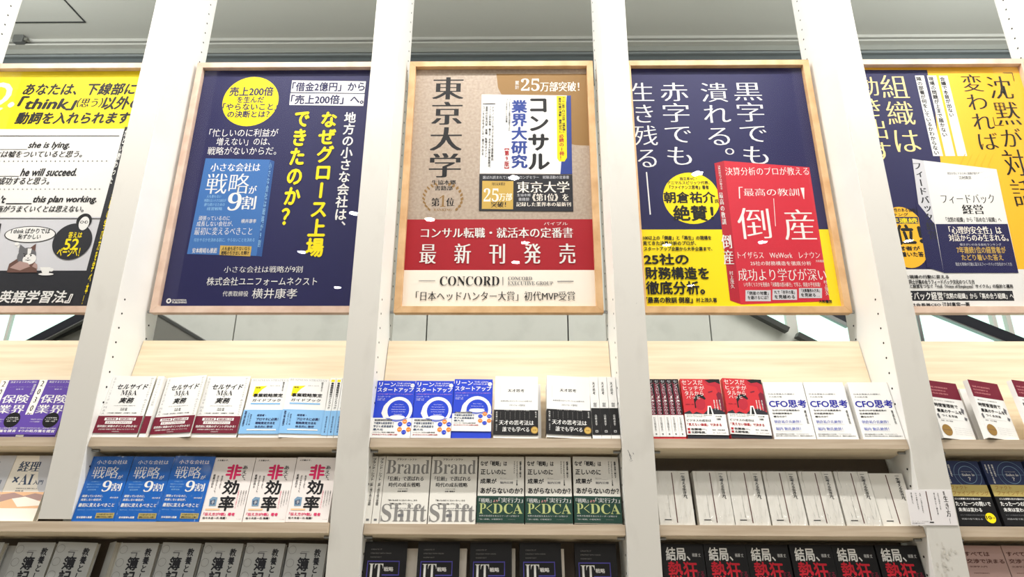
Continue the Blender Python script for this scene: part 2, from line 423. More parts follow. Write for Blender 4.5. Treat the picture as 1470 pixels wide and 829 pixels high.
# ------------------------------------------------------------------ bookcase uprights
P = 0.9; T = 0.1; DEP = 0.245; HW = (P - T) / 2
WHERE = ['far left', 'left of the navy poster about the blue book', 'left of the kraft-coloured poster in the middle', 'right of the kraft-coloured poster in the middle',
         'right of the navy and yellow poster with the red book', 'far right']
Z2 = 1.4466
for i in range(6):
    x = (i - 2.5) * P
    zb = 1.458 if i == 1 else 0.0
    o = empty('bookcase_upright', (x, 0, zb))
    tag(o, 'tall white bookcase upright, ' + WHERE[i], 'upright', 'white uprights of the bookcase')
    box('side_panel', (-T / 2, T / 2, 0.003, DEP, 0, CEIL - zb), M_WHITE, o, 0.001)
    box('front_edging', (-T / 2, T / 2, 0, 0.0028, 0, CEIL - zb), M_EDGE, o, 0.0008)
    if i == 3:
        S = Sheet()
        for (p, q, r, s) in ((-.034, 1.668, -.026, 1.650), (-.030, 1.655, -.024, 1.640), (-.022, 1.652, -.030, 1.636), (-.018, 1.660, -.016, 1.655), (-.028, 1.634, -.020, 1.637), (.020, 2.148, .024, 2.150)):
            S.poly([(p, q), (r, s), (r + .0012, s + .0012), (p + .0012, q + .0012)], 'greyer')
        m = S.build('scuff_marks', o, (0, -0.0002, 0)); m['kind'] = 'stuff'
    if i == 4:
        S = Sheet()
        rr = random.Random(3)
        for _ in range(60):
            p, q = rr.gauss(-.012, .014), rr.uniform(1.22, 1.40)
            S.ell(p, q, rr.uniform(.001, .004), rr.uniform(.002, .008), 'smudge', 7)
        m = S.build('scuff_marks', o, (0, -0.0002, 0)); m['kind'] = 'stuff'
    bm = bmesh.new()
    k = -44
    while k < 40:
        z = 2.175 + k * 0.0509; k += 1
        if z < zb + 0.03 or z > 4.3: continue
        for y, ok in ((0.039, z < 2.2), (0.2014, True)):
            if not ok: continue
            for s in (-1, 1):
                mt = Matrix.Translation((s * (T / 2 + 0.0002), y, z - zb)) @ Matrix.Rotation(math.pi / 2, 4, 'Y')
                bmesh.ops.create_cone(bm, cap_ends=True, segments=10, radius1=0.0035, radius2=0.0035, depth=0.0012, matrix=mt)
    me = bpy.data.meshes.new('pin_holes'); bm.to_mesh(me); bm.free()
    h = link('pin_holes', me, M_HOLE, o); h['kind'] = 'stuff'

# ------------------------------------------------------------------ slanted display shelves
TILT = math.radians(13.0)
CT, ST = math.cos(TILT), math.sin(TILT)
ROWZ = {1: 1.7045, 2: 1.4485, 3: 1.196}
def on_shelf(row, d, n=0.0):           # d = depth along the shelf, n = height above its surface
    return (0.012 + d * CT + n * ST, ROWZ[row] - d * ST + n * CT)
BAYNAME = ['far left bay', 'second bay from the left', 'middle bay', 'second bay from the right', 'far right bay']
ROWNAME = {1: 'top row', 2: 'middle row', 3: 'bottom row'}
def shelf(row, x0, x1, label, front=0.0, gap=None):
    y, z = on_shelf(row, 0)
    o = empty('display_shelf', ((x0 + x1) / 2, y, z))
    o.rotation_euler = (-TILT, 0, 0)
    w = (x1 - x0) / 2
    tag(o, label, 'shelf', 'slanted display shelves')
    box('shelf_board', (-w, w, front + 0.0015, 0.118, -0.030, 0), M_WOOD, o, 0.0008)
    box('front_edging', (-w, w, front, front + 0.0014, -0.030, 0), M_WOODEDGE, o)
    top = 0.388 if row == 1 else 0.232
    for p, q in ([(-w, w)] if gap is None else [(-w, gap[0] - (x0 + x1) / 2), (gap[1] - (x0 + x1) / 2, w)]):
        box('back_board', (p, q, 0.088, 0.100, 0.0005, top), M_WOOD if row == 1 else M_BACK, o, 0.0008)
    for s in (-1, 1):
        c = disc('shelf_pin', 0.004, 0.022, M_STEEL, o, (s * (w - 0.011), 0.03, -0.0345), 10)
        c.rotation_euler = (0, math.pi / 2, 0)
    return o
for b in range(5):
    xc = (b - 2) * P
    shelf(1, xc - HW + 0.002, xc + HW - 0.002, 'tall-backed pale wooden shelf, top row, ' + BAYNAME[b])
    if b >= 2:
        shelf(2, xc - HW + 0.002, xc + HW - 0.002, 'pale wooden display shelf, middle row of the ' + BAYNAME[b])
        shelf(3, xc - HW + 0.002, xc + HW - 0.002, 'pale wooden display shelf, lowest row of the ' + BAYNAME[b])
xl, xr = -2.5 * P + T / 2 + 0.002, -0.5 * P - T / 2 - 0.002
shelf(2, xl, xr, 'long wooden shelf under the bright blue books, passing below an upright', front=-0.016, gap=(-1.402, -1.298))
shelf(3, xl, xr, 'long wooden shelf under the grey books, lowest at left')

# ------------------------------------------------------------------ framed posters
# P polygon, E ellipse, T line of type, V column of type; millimetres from the centre of the sheet: text, x, z, width, height, ink, style
POSTERS = [
 [
  ('P',[(-359,525),(359,525),(359,242),(-359,242)],'yellow'),('P',[(-359,242),(359,242),(359,-155),(-359,-155)],'white'),
  ('P',[(-359,-155),(359,-155),(359,-385),(-359,-385)],'palegrey'),('P',[(-359,-378),(359,-378),(359,-525),(-359,-525)],'char'),
  ('P',[(226,-525),(253,251),(327,250),(290,-525)],'char'),('T','Q.',-311,397,143,139,'white','bi'),('T','あなたは、下線部に',25,435,477,58,'ink','hi'),
  ('T','「think」',-97,366,246,66,'ink','hi'),('T','（思う）',82,368,106,46,'ink','i'),('T','以外の',220,366,170,62,'ink','hi'),
  ('T','動詞を入れられます',28,294,478,56,'ink','hi'),('P',[(-359,212),(238,210),(239,206),(-359,208)],'ink'),('T','1. I _____',-228,164,199,38,'ink','i'),
  ('T','she is lying.',-41,163,170,36,'ink','bi'),('T','彼女は嘘をついていると思う。',-91,125,390,31,'ink','i'),
  ('T','・・・・・・・・・・・・・・・・・・・・・・・・・・・・・・',-65,92,554,5,'ink','r'),('T','2. _____',-240,41,216,36,'ink','i'),
  ('T','he will succeed.',-13,42,225,33,'ink','bi'),('T','彼は成功すると思う。',-132,3,262,33,'ink','i'),
  ('T','・・・・・・・・・・・・・・・・・・・・・・・・・・・・・・',-55,-34,531,4,'ink','r'),('T',"3. I don't _____",-175,-81,252,35,'ink','bi'),
  ('T','this plan working.',81,-82,252,35,'ink','bi'),('T','この計画がうまくいくとは思えない。',-46,-120,421,29,'ink','i'),
  ('P',[(-359,-159),(240,-161),(241,-164),(-359,-162)],'ink'),('P',[(-359,-182),(-146,-183),(-136,-268),(-359,-267)],'char'),
  ('E',-21,-229,101,35,'ink'),('E',-21,-229,97,32,'white'),('E',-62,-269,9,7,'white'),('E',-53,-281,5,5,'white'),
  ('T','I think ばかりでは',-22,-215,152,21,'ink','b'),('T','恥ずかしい',-21,-239,88,20,'ink','b'),
  ('P',[(-72,-378),(-71,-351),(-37,-324),(9,-324),(32,-351),(42,-378)],'brown'),('E',-12,-319,36,35,'greyer'),
  ('P',[(-44,-296),(-48,-271),(-22,-289)],'greyer'),('P',[(-7,-286),(12,-268),(17,-299)],'brown'),('E',2,-332,26,22,'white'),('E',-19,-319,3,4,'ink'),
  ('E',4,-317,3,4,'ink'),('E',-4,-328,3,2,'ink'),('P',[(-72,-378),(-1,-362),(42,-378),(44,-386),(-70,-386)],'brown'),
  ('P',[(-49,-276),(-36,-285),(-36,-307),(-47,-304)],'greyer'),('P',[(-15,-288),(1,-288),(2,-324),(-8,-324)],'white'),
  ('P',[(-65,-367),(-33,-340),(1,-348),(12,-362),(-23,-378)],'taupe'),('P',[(20,-362),(26,-346),(38,-354),(43,-373)],'taupe'),
  ('P',[(-16,-335),(10,-335),(-2,-339)],'ink'),('P',[(-28,-308),(-15,-311),(-15,-314),(-27,-311)],'ink'),
  ('P',[(-3,-311),(9,-307),(9,-310),(-3,-314)],'ink'),('P',[(51,-365),(93,-365),(90,-392),(68,-392)],'white'),('E',98,-376,8,7,'white'),
  ('E',81,-393,29,5,'white'),('E',151,-259,76,76,'char'),('E',178,-173,30,32,'ink'),('E',180,-183,20,29,'white'),('E',171,-178,7,6,'ink'),
  ('E',188,-178,7,6,'ink'),('E',171,-178,4,4,'white'),('E',189,-178,4,4,'white'),('T','答えは',157,-232,53,25,'yellow','b'),
  ('T','52',151,-271,55,45,'yellow','b'),('T','ページへ！',147,-303,86,36,'yellow','b'),('T','シン',-123,-467,61,42,'gold','i'),
  ('T','『シン・英語学習法』',-24,-483,455,48,'white','bi'),('V','だとい教わった',257,112,29,246,'white','ib'),('V','英語の学び方を学べ本！',260,-273,30,477,'yellow','ib'),
 ],
 [
  ('P',[(-359,525),(359,525),(359,-525),(-359,-525)],'navy'),('E',-144,372,117,120,'yellow'),('T','売上200倍',-146,420,183,44,'navy','b'),
  ('T','を生んだ',-145,380,111,30,'navy','b'),('T','「やらないこと」',-142,345,227,34,'navy','b'),('T','の決断とは？',-144,309,173,32,'navy','b'),
  ('T','「忙しいのに利益が',-151,221,283,37,'white','r'),('T','増えない」のは、',-147,180,220,36,'white','r'),('T','戦略がないからだ。',-146,137,280,37,'white','r'),
  ('P',[(-289,103),(-27,96),(-27,-319),(-295,-311)],'bookblue'),('P',[(-27,96),(-8,88),(-6,-322),(-27,-319)],'bookbluedark'),
  ('T','小さな会社は',-162,62,198,37,'white','m'),('T','戦略',-182,-11,169,89,'white','t'),('T','が',-79,-38,29,34,'white','m'),
  ('T','9',-144,-90,54,78,'white','s'),('T','割',-87,-95,53,58,'white','m'),('T','人も金もない',-229,-67,57,14,'skyblue','r'),
  ('T','時間もない小さな会社が',-221,-85,86,14,'skyblue','r'),('T','勝ち続けるための',-221,-103,81,14,'skyblue','r'),('T','経営戦略',-218,-121,60,14,'skyblue','r'),
  ('T','頑張っているのに',-213,-162,122,19,'white','r'),('T','成長しない会社が、',-207,-185,142,22,'white','r'),('T','最初に変えるべきこと',-169,-216,224,32,'white','t'),
  ('T','横井康孝',-76,-174,59,18,'white','r'),('T','何をやるかを決める前に、やらないことを決める',-160,-253,235,16,'skyblue','r'),('T','安本隆晴も推薦',-229,-297,95,21,'white','m'),
  ('P',[(-172,-276),(-50,-280),(-50,-321),(-170,-315)],'gold'),('T','人も金も足りないなら',-110,-289,108,16,'ink','b'),
  ('T','戦略の引き出しを開け',-110,-307,107,16,'ink','b'),('V','小さな会社は戦略が9割',-22,-100,11,366,'skyblue','r'),
  ('P',[(19,473),(332,467),(330,408),(20,415)],'white'),('P',[(19,410),(331,404),(330,346),(21,352)],'white'),
  ('T','「借金2億円」から',176,441,304,44,'navy','b'),('T','「売上200倍」へ。',177,378,302,44,'navy','b'),('V','地方の小さな会社は、',280,62,47,508,'white','b'),
  ('V','なぜグロース上場',193,-3,66,638,'yellow','h'),('V','できたのか？',81,64,62,506,'yellow','h'),('T','小さな会社は戦略が9割',7,-374,298,26,'white','t'),
  ('T','株式会社ユニフォームネクスト',8,-422,417,33,'white','r'),('T','代表取締役',-85,-471,96,21,'white','r'),('T','横井康孝',62,-470,169,40,'white','r'),
  ('T','◎',-331,-499,18,19,'white','b'),('T','CROSSMEDIA',-292,-496,54,6,'white','b'),('T','PUBLISHING',-290,-505,54,7,'white','b'),
 ],
 [
  ('P',[(-359,525),(359,525),(359,-525),(-359,-525)],'kraft'),
  ('P',[(-20,502),(359,500),(359,156),(300,159),(133,227),(28,341),(-13,434)],'darkkraft'),
  ('P',[(-359,-377),(359,-377),(359,-525),(-359,-525)],'ivory'),('P',[(-359,-168),(359,-168),(359,-377),(-359,-377)],'red'),
  ('V','東京大学',-221,250,120,472,'ink','m'),('T','生協本郷',-223,-8,94,21,'ink','m'),('T','書籍部',-222,-33,69,20,'ink','m'),
  ('T','第',-252,-94,30,36,'ink','m'),('T','1',-224,-89,24,50,'darkkraft','s'),('T','位',-194,-94,30,36,'ink','m'),
  ('T','RANKING',-222,-127,72,11,'darkkraft','s'),('P',[(-259,-16),(-257,-7),(-246,-19),(-248,-26)],'darkkraft'),
  ('P',[(-275,-22),(-273,-13),(-262,-25),(-265,-32)],'darkkraft'),('P',[(-289,-32),(-287,-24),(-276,-35),(-278,-42)],'darkkraft'),
  ('P',[(-299,-46),(-296,-37),(-286,-48),(-288,-55)],'darkkraft'),('P',[(-304,-61),(-302,-53),(-291,-64),(-294,-71)],'darkkraft'),
  ('P',[(-305,-79),(-303,-70),(-293,-81),(-295,-88)],'darkkraft'),('P',[(-302,-95),(-300,-87),(-289,-98),(-291,-105)],'darkkraft'),
  ('P',[(-294,-111),(-292,-102),(-281,-113),(-283,-120)],'darkkraft'),('P',[(-282,-124),(-280,-115),(-270,-126),(-272,-133)],'darkkraft'),
  ('P',[(-206,-16),(-196,-7),(-193,-19),(-203,-26)],'darkkraft'),('P',[(-189,-22),(-180,-14),(-177,-25),(-187,-32)],'darkkraft'),
  ('P',[(-175,-32),(-165,-24),(-162,-35),(-172,-42)],'darkkraft'),('P',[(-164,-46),(-154,-38),(-152,-49),(-161,-56)],'darkkraft'),
  ('P',[(-157,-62),(-148,-54),(-145,-65),(-155,-72)],'darkkraft'),('P',[(-155,-79),(-145,-71),(-142,-82),(-152,-89)],'darkkraft'),
  ('P',[(-157,-96),(-147,-87),(-145,-98),(-154,-105)],'darkkraft'),('P',[(-164,-111),(-154,-103),(-151,-114),(-161,-121)],'darkkraft'),
  ('P',[(-174,-124),(-165,-116),(-162,-127),(-172,-133)],'darkkraft'),('V','累計',67,445,17,41,'white','r'),('T','25',122,447,77,61,'ivory','s'),
  ('T','万部突破！',245,437,161,47,'ivory','m'),('P',[(-80,400),(288,393),(286,27),(-81,31)],'white'),
  ('P',[(273,393),(290,393),(286,27),(239,27)],'coverblue'),('V','コンサル',155,213,80,327,'ink','h'),('V','業界大研究',76,213,62,315,'coverblue','h'),
  ('P',[(231,391),(270,390),(267,101),(257,84),(236,84),(228,98)],'yellow'),('V','コンサル業界入門の決定版・就職転職に',258,301,12,170,'ink','b'),
  ('V','業界知識が満載！業界研究に',244,299,12,167,'ink','b'),('V','必読の1冊！',247,151,19,117,'red','b'),('V','【第9版】',26,98,18,90,'red','b'),
  ('V','テクノロジーやデジタル化の最新動向',-32,214,9,253,'ink','r'),('V','ファーム別の特徴・働き方・求める人材像を徹底解説、',-44,199,9,285,'ink','r'),
  ('V','業界の仕事内容、就職・転職のポイント',-58,222,9,239,'ink','r'),('V','コンサルの今がこの一冊でわかる',-71,227,9,227,'ink','r'),
  ('P',[(-75,356),(-22,356),(-22,352),(-75,352)],'ink'),('V','コンサルティング業界の全体像をつかむ',36,301,8,152,'ink','r'),('V','コンサルタントの実像',24,321,8,113,'ink','r'),
  ('P',[(-82,28),(286,24),(286,-136),(-81,-132)],'char'),('P',[(-70,-2),(53,-4),(52,-126),(-70,-124)],'gold'),('T','刊行以来累計',-6,-16,53,14,'ink','r'),
  ('T','25',-34,-64,59,58,'ivory','s'),('T','万部',22,-73,50,33,'ivory','m'),('T','突破！',-5,-105,57,25,'ink','m'),
  ('T','選ばれ読まれています！ロングセラー\u3000就職活動の定番書',102,13,342,14,'palegrey','r'),('T','東京大学',170,-30,204,49,'ivory','m'),
  ('T','生協本郷',94,-65,53,12,'palegrey','r'),('T','書籍部',94,-83,42,14,'palegrey','r'),('T','《第1位》を',198,-75,140,32,'ivory','m'),
  ('T','記録した業界本の最新刊',171,-105,212,18,'ivory','m'),('T','コンサル転職・就活本の定番書',-10,-225,582,43,'white','m'),('T','バイブル',217,-187,92,13,'white','r'),
  ('T','最\u3000新\u3000刊\u3000発\u3000売',-7,-311,588,82,'white','m'),('P',[(-301,-419),(-239,-419),(-239,-421),(-301,-421)],'greyer'),
  ('T','CONCORD',-110,-421,223,37,'ink','s'),('P',[(13,-405),(16,-405),(16,-438),(14,-438)],'greyer'),('T','CONCORD',79,-411,90,14,'greyer','s'),
  ('T','EXECUTIVE GROUP',118,-430,168,15,'greyer','s'),('P',[(218,-421),(279,-421),(279,-424),(218,-424)],'greyer'),
  ('T','「日本ヘッドハンター大賞」初代MVP受賞',-13,-480,590,36,'ink','t'),
 ],
 [
  ('P',[(-359,525),(359,525),(359,-525),(-359,-525)],'navy'),('P',[(-359,-212),(359,-212),(359,-525),(-359,-525)],'yellow'),
  ('V','黒字でも',123,261,109,382,'white','t'),('V','潰れる。',-15,283,106,339,'white','t'),('V','赤字でも',-181,261,109,386,'white','t'),
  ('V','生き残る',-312,256,91,397,'white','t'),('P',[(-322,36),(-317,36),(-314,-149),(-319,-149)],'white'),('E',-152,-78,110,111,'yellow'),
  ('T','独立系VC・',-157,6,67,14,'ink','b'),('T','アニマルスピリッツ代表、',-158,-12,165,15,'ink','b'),('T','『ファイナンス思考』著者',-157,-32,154,17,'ink','b'),
  ('T','朝倉祐介',-159,-76,199,48,'ink','b'),('T','氏',-54,-92,15,16,'ink','b'),('T','絶賛！',-150,-143,153,64,'ink','b'),
  ('P',[(-48,74),(-8,85),(-6,-512),(-46,-497)],'reddark'),('P',[(-9,85),(325,55),(319,-500),(-9,-512)],'redbook'),
  ('T','決算分析のプロが教える',156,38,327,35,'white','t'),('P',[(41,-31),(37,-81),(33,-81),(37,-31)],'white'),
  ('P',[(37,-31),(52,-31),(52,-34),(37,-34)],'white'),('P',[(277,-35),(292,-35),(285,-84),(283,-84)],'white'),
  ('T','最高の教訓',161,-54,214,32,'white','t'),('P',[(166,-81),(168,-81),(160,-199),(158,-199)],'white'),('T','倒',78,-187,120,130,'white','t'),
  ('T','産',250,-192,115,128,'white','t'),('T','トイザらス\u3000WeWork\u3000レナウン',156,-318,308,26,'white','t'),
  ('T','25社の財務構造を徹底分析',159,-351,227,17,'white','r'),('T','大和書房',306,-342,31,10,'white','r'),('T','成功より学びが深い',158,-396,326,48,'white','t'),
  ('T','いち早くリスクを見極め「決算書の読み解き」で学ぶ、倒産の予兆知識！',153,-435,283,18,'white','r'),('P',[(15,-457),(108,-457),(103,-500),(10,-500)],'palegrey'),
  ('T','「倒産の地雷」',60,-469,76,14,'ink','b'),('T','を避けるには？',58,-486,76,14,'ink','b'),('P',[(115,-454),(205,-454),(200,-495),(109,-495)],'palegrey'),
  ('T','PLで「赤字の星」',158,-465,74,14,'ink','b'),('T','を見極める',156,-483,74,14,'ink','b'),('P',[(213,-449),(298,-449),(292,-488),(208,-488)],'palegrey'),
  ('T','「決算書読み方本」',254,-459,68,14,'ink','b'),('T','を見破る…',251,-476,68,14,'ink','b'),('V','村上茂久',314,-448,13,59,'white','r'),
  ('V','決算分析のプロが教える',-31,11,10,106,'white','r'),('V','最高の教訓',-36,-124,15,136,'white','m'),('V','倒産',-35,-295,36,121,'white','m'),
  ('V','村上茂久',-31,-416,14,69,'white','r'),('T','100以上の「倒産」と「再生」の現場を',-221,-247,259,17,'ink','b'),('T','見てきた決算分析のプロが、',-252,-269,201,17,'ink','b'),
  ('T','スタートアップ企業から大手企業まで、',-221,-292,257,16,'ink','b'),('T','25社の',-269,-334,165,44,'ink','b'),('T','財務構造を',-233,-390,236,47,'ink','b'),
  ('T','徹底分析。',-244,-448,215,50,'ink','b'),('T','『最高の教訓 倒産』',-271,-496,175,23,'ink','b'),('T','村上茂久著',-133,-496,76,17,'ink','b'),
  ('T','大和書房',302,-501,48,12,'ink','b'),
 ],
 [
  ('P',[(-359,525),(359,525),(359,-525),(-359,-525)],'amber'),('P',[(-359,514),(-19,512),(-27,306),(-69,-45),(-77,-389),(-359,-389)],'navy'),
  ('P',[(-359,-375),(359,-375),(359,-525),(-359,-525)],'white'),('P',[(-359,-459),(95,-459),(93,-498),(-359,-498)],'char'),
  ('V','組織は',-170,305,106,363,'cream','t'),('V','動き出す！',-279,232,82,492,'cream','t'),('P',[(-75,484),(-38,484),(-39,104),(-78,104)],'white'),
  ('P',[(-25,484),(13,484),(9,104),(-29,104)],'white'),('P',[(24,483),(59,483),(56,104),(18,104)],'white'),
  ('V','隣の部署が何をしているかわからない',-62,294,20,366,'ink','b'),('V','現場の問題が上まで届かない',-12,335,20,283,'ink','b'),('V','会議で本音が出ない',35,381,20,191,'ink','b'),
  ('V','変われば',154,310,80,356,'ink','t'),('V','沈黙',261,362,92,233,'ink','t'),('V','が',251,187,78,84,'ink','t'),('V','対話',233,7,79,251,'ink','t'),
  ('P',[(290,496),(330,496),(330,492),(292,493)],'ink'),('P',[(327,496),(330,496),(329,454),(326,454)],'ink'),
  ('P',[(198,282),(201,282),(199,242),(196,242)],'ink'),('P',[(197,245),(235,245),(234,242),(196,242)],'ink'),
  ('P',[(16,63),(48,113),(51,113),(20,60),(51,-15),(47,-15)],'ochre'),('P',[(44,63),(76,113),(79,113),(47,60),(79,-15),(75,-15)],'ochre'),
  ('P',[(72,63),(104,113),(107,113),(75,60),(106,-15),(102,-15)],'ochre'),('P',[(99,63),(132,113),(135,113),(103,59),(133,-15),(129,-15)],'ochre'),
  ('P',[(127,63),(160,113),(162,113),(130,59),(161,-15),(157,-15)],'ochre'),('E',-257,-244,88,126,'amber'),
  ('T','「心理的安全性のある会社」',-271,-132,160,16,'ink','b'),('T','ランキング',-277,-151,101,13,'ink','b'),
  ('P',[(-343,-161),(-192,-161),(-195,-189),(-345,-189)],'navy'),('T','7年連続',-258,-176,121,21,'yellow','b'),('T','1位！',-254,-234,123,79,'ink','h'),
  ('T','経営者が',-265,-291,110,17,'ink','b'),('T','たどり着いた答え',-264,-315,165,20,'ink','b'),('P',[(-164,92),(-118,82),(-138,-390),(-199,-368)],'palegrey'),
  ('P',[(-187,-91),(-132,-195),(-138,-390),(-199,-368)],'navy'),('P',[(-121,84),(156,44),(134,-390),(-142,-390)],'white'),
  ('P',[(-131,-191),(142,-191),(134,-390),(-142,-390)],'navy'),('V','フィードバック経営',-151,-91,33,325,'char','m'),
  ('T','理念を形にするために組織が語り合う仕組み',39,26,158,11,'greyer','r'),('T','江村真宗',25,7,47,14,'ink','r'),('T','フィードバック',15,-85,203,39,'ink','t'),
  ('T','経営',24,-130,78,40,'ink','m'),('T','「沈黙の組織」から「高め合う組織」へ',17,-173,209,21,'ink','r'),('T','「心理的安全性」は',13,-217,196,32,'ivory','m'),
  ('T','対話からのみ生まれる。',18,-248,222,29,'ivory','m'),('T','働きがいのある会社ランキング',20,-276,156,10,'palegrey','r'),('T','7年連続1位の経営者が',17,-298,182,27,'gold','b'),
  ('T','たどり着いた答え',14,-328,154,24,'gold','b'),('T','理念を現場の行動に変えるフィードバック文化のつくり方',13,-355,209,14,'palegrey','r'),
  ('T','理念を現場の行動に変える',-224,-405,194,14,'ink','b'),('T','同士が高め合うフィードバック文化のつくり方',-157,-425,240,17,'ink','b'),
  ('T','と経営をつなぐ「VoE（Voice of Employee）サイクル」の設計と運用',-89,-443,376,17,'ink','b'),('T','フィードバック経営',-261,-480,190,30,'white','b'),
  ('T','「沈黙の組織」から「高め合う組織」へ',-34,-480,252,22,'white','b'),('T','株式会社会長兼CEO',-261,-514,162,12,'ink','b'),('T','江村真宗一著',-124,-514,99,20,'ink','b'),
 ],
]
PLAB = ['framed yellow and white poster with a cat drawing, far left', 'framed navy poster with yellow vertical headline and a blue book',
        'framed kraft-coloured poster with a red band, in the middle', 'framed navy and yellow poster showing a large red book',
        'framed yellow and navy poster showing a white and navy book, far right']
for k, items in enumerate(POSTERS):
    xc = (k - 2) * P
    o = empty('framed_poster', (xc, 0.1636, 2.713))
    tag(o, PLAB[k], 'poster', 'framed posters between the uprights')
    fm = M_FRAME_B if k in (2, 3) else M_FRAME_A
    w, h, r, dp = 0.384, 0.55, 0.0255, 0.032
    def rail(pts):
        bm = bmesh.new()
        fr = [bm.verts.new((x, 0, z)) for x, z in pts]; bk = [bm.verts.new((x, dp, z)) for x, z in pts]
        bm.faces.new(fr); bm.faces.new(bk[::-1])
        for i in range(4): bm.faces.new((fr[i - 1], fr[i], bk[i], bk[i - 1]))
        bmesh.ops.recalc_face_normals(bm, faces=bm.faces[:])
        bmesh.ops.bevel(bm, geom=bm.edges[:], offset=0.0007, segments=1, affect='EDGES')
        me = bpy.data.meshes.new('frame_rail'); bm.to_mesh(me); bm.free()
        link('frame_rail', me, fm, o)
    rail([(-w, h), (w, h), (w - r, h - r), (-w + r, h - r)])
    rail([(-w, -h), (-w + r, -h + r), (w - r, -h + r), (w, -h)])
    rail([(-w, -h), (-w, h), (-w + r, h - r), (-w + r, -h + r)])
    rail([(w, -h), (w - r, -h + r), (w - r, h - r), (w, h)])
    box('backing_board', (-w + 0.004, w - 0.004, 0.0225, 0.030, -h + 0.004, h - 0.004), M_WHITE, o)
    sh = box('print_sheet', (-0.3588, 0.3588, 0.0215, 0.0224, -0.5248, 0.5248), mat('poster_paper', (240, 238, 232), 0.5), o)
    S = Sheet()
    for it in items:
        if it[0] == 'P': S.poly([(a / 1000, min(max(b, -524.5), 524.5) / 1000) for a, b in it[1]], it[2])
        elif it[0] == 'E': S.ell(it[1] / 1000, it[2] / 1000, it[3] / 1000, it[4] / 1000, it[5], 40)
        else: S.text(it[1], it[2] / 1000, it[3] / 1000, it[4] / 1000, it[5] / 1000, it[6], it[7], it[0] == 'V')
    S.build('printed_design', sh, (0, 0.0213, 0))
    box('glazing', (-0.3585, 0.3585, 0.0120, 0.0135, -0.5245, 0.5245), GLAZE, o)
    for s in (-1, 1):
        box('hanging_clip', (s * 0.392 - 0.0065, s * 0.392 + 0.0065, 0.012, 0.020, -0.548, -0.538), M_STEEL, o, 0.001)

# ------------------------------------------------------------------ books
PAGE = mat('page_block', (226, 222, 210), 0.8, noise=((198, 194, 182), (2, 900, 2), 2, 0.4, 0.6))
def cover_mat(c): return mat('cover_' + c, INK[c], 0.42, spec=0.3)
def book(name, w, h, t, cover, design, band=None, banddesign=None, spinecol=None, pages=None, film=False, spine=None):
    """closed book, front cover towards -y, spine on the left; origin at the front bottom edge, centre of width"""
    o = empty(name)
    bd = 0.0006
    box('page_block', (-w / 2 + 0.002, w / 2 - 0.0035, 0.0012, t - 0.0012, 0.0025, h - 0.0025), PAGE, o)
    box('jacket', [(-w / 2, w / 2, 0, 0.0012, 0, h), (-w / 2, w / 2, t - 0.0012, t, 0, h), (-w / 2, -w / 2 + 0.0012, 0.0012, t - 0.0012, 0, h)], cover_mat(cover), o)
    jk = o.children[1]
    S = Sheet(); S.W, S.H = w, h
    design(S)
    if S.v: S.build('cover_print', jk, (-w / 2, -0.0002, 0))
    if band:
        z0, z1, bc = (1 - band[1]) * h, (1 - band[0]) * h, band[2]
        bb = box('paper_band', [(-w / 2 - 0.0004, w / 2 + 0.0002, -0.0028, -0.0022, z0, z1), (-w / 2 - 0.0004, -w / 2 - 0.0002, -0.0022, t, z0, z1)], cover_mat(bc), o)
        S = Sheet(); S.W, S.H = w, h
        if banddesign: banddesign(S)
        if S.v: S.build('band_print', bb, (-w / 2, -0.0030, 0))
    if film:
        bm = bmesh.new()
        n = 14
        rnd = random.Random(7)
        top = [(-w / 2 - 0.001 + (w + 0.002) * i / n, h + 0.001 + rnd.random() * 0.006) for i in range(n + 1)]
        fr = [bm.verts.new((x, -0.005, z)) for x, z in [(-w / 2 - 0.001, 0.0)] + top + [(w / 2 + 0.001, 0.0)]]
        bm.faces.new(fr[::-1])
        me = bpy.data.meshes.new('shrink_wrap'); bm.to_mesh(me); bm.free()
        f = link('shrink_wrap', me, TIGHT_FILM if film == 'tight' else FILM, o)
        md = f.modifiers.new('thickness', 'SOLIDIFY'); md.thickness = 0.0006
    return o
class D:                                # design helper: fractions of the cover, y down from the top
    def __init__(s, S): s.S = S; s.w, s.h = S.W, S.H
    def t(s, txt, x0, y0, x1, y1, col, st='r'): s.S.text(txt, (x0 + x1) / 2 * s.w, (1 - (y0 + y1) / 2) * s.h, (x1 - x0) * s.w, (y1 - y0) * s.h, col, st)
    def v(s, txt, x0, y0, x1, y1, col, st='r'): s.S.text(txt, (x0 + x1) / 2 * s.w, (1 - (y0 + y1) / 2) * s.h, (x1 - x0) * s.w, (y1 - y0) * s.h, col, st, True)
    def r(s, x0, y0, x1, y1, col): s.S.rect(x0 * s.w, (1 - y1) * s.h, x1 * s.w, (1 - y0) * s.h, col)
    def p(s, pts, col): s.S.poly([(a * s.w, (1 - b) * s.h) for a, b in pts], col)
    def e(s, cx, cy, r, col, ry=None): s.S.ell(cx * s.w, (1 - cy) * s.h, r * s.w, (ry if ry else r) * s.w, col, 28)
    def o(s, cx, cy, r, t, col): s.S.ring(cx * s.w, (1 - cy) * s.h, r * s.w, r * s.w, t * s.w, col)

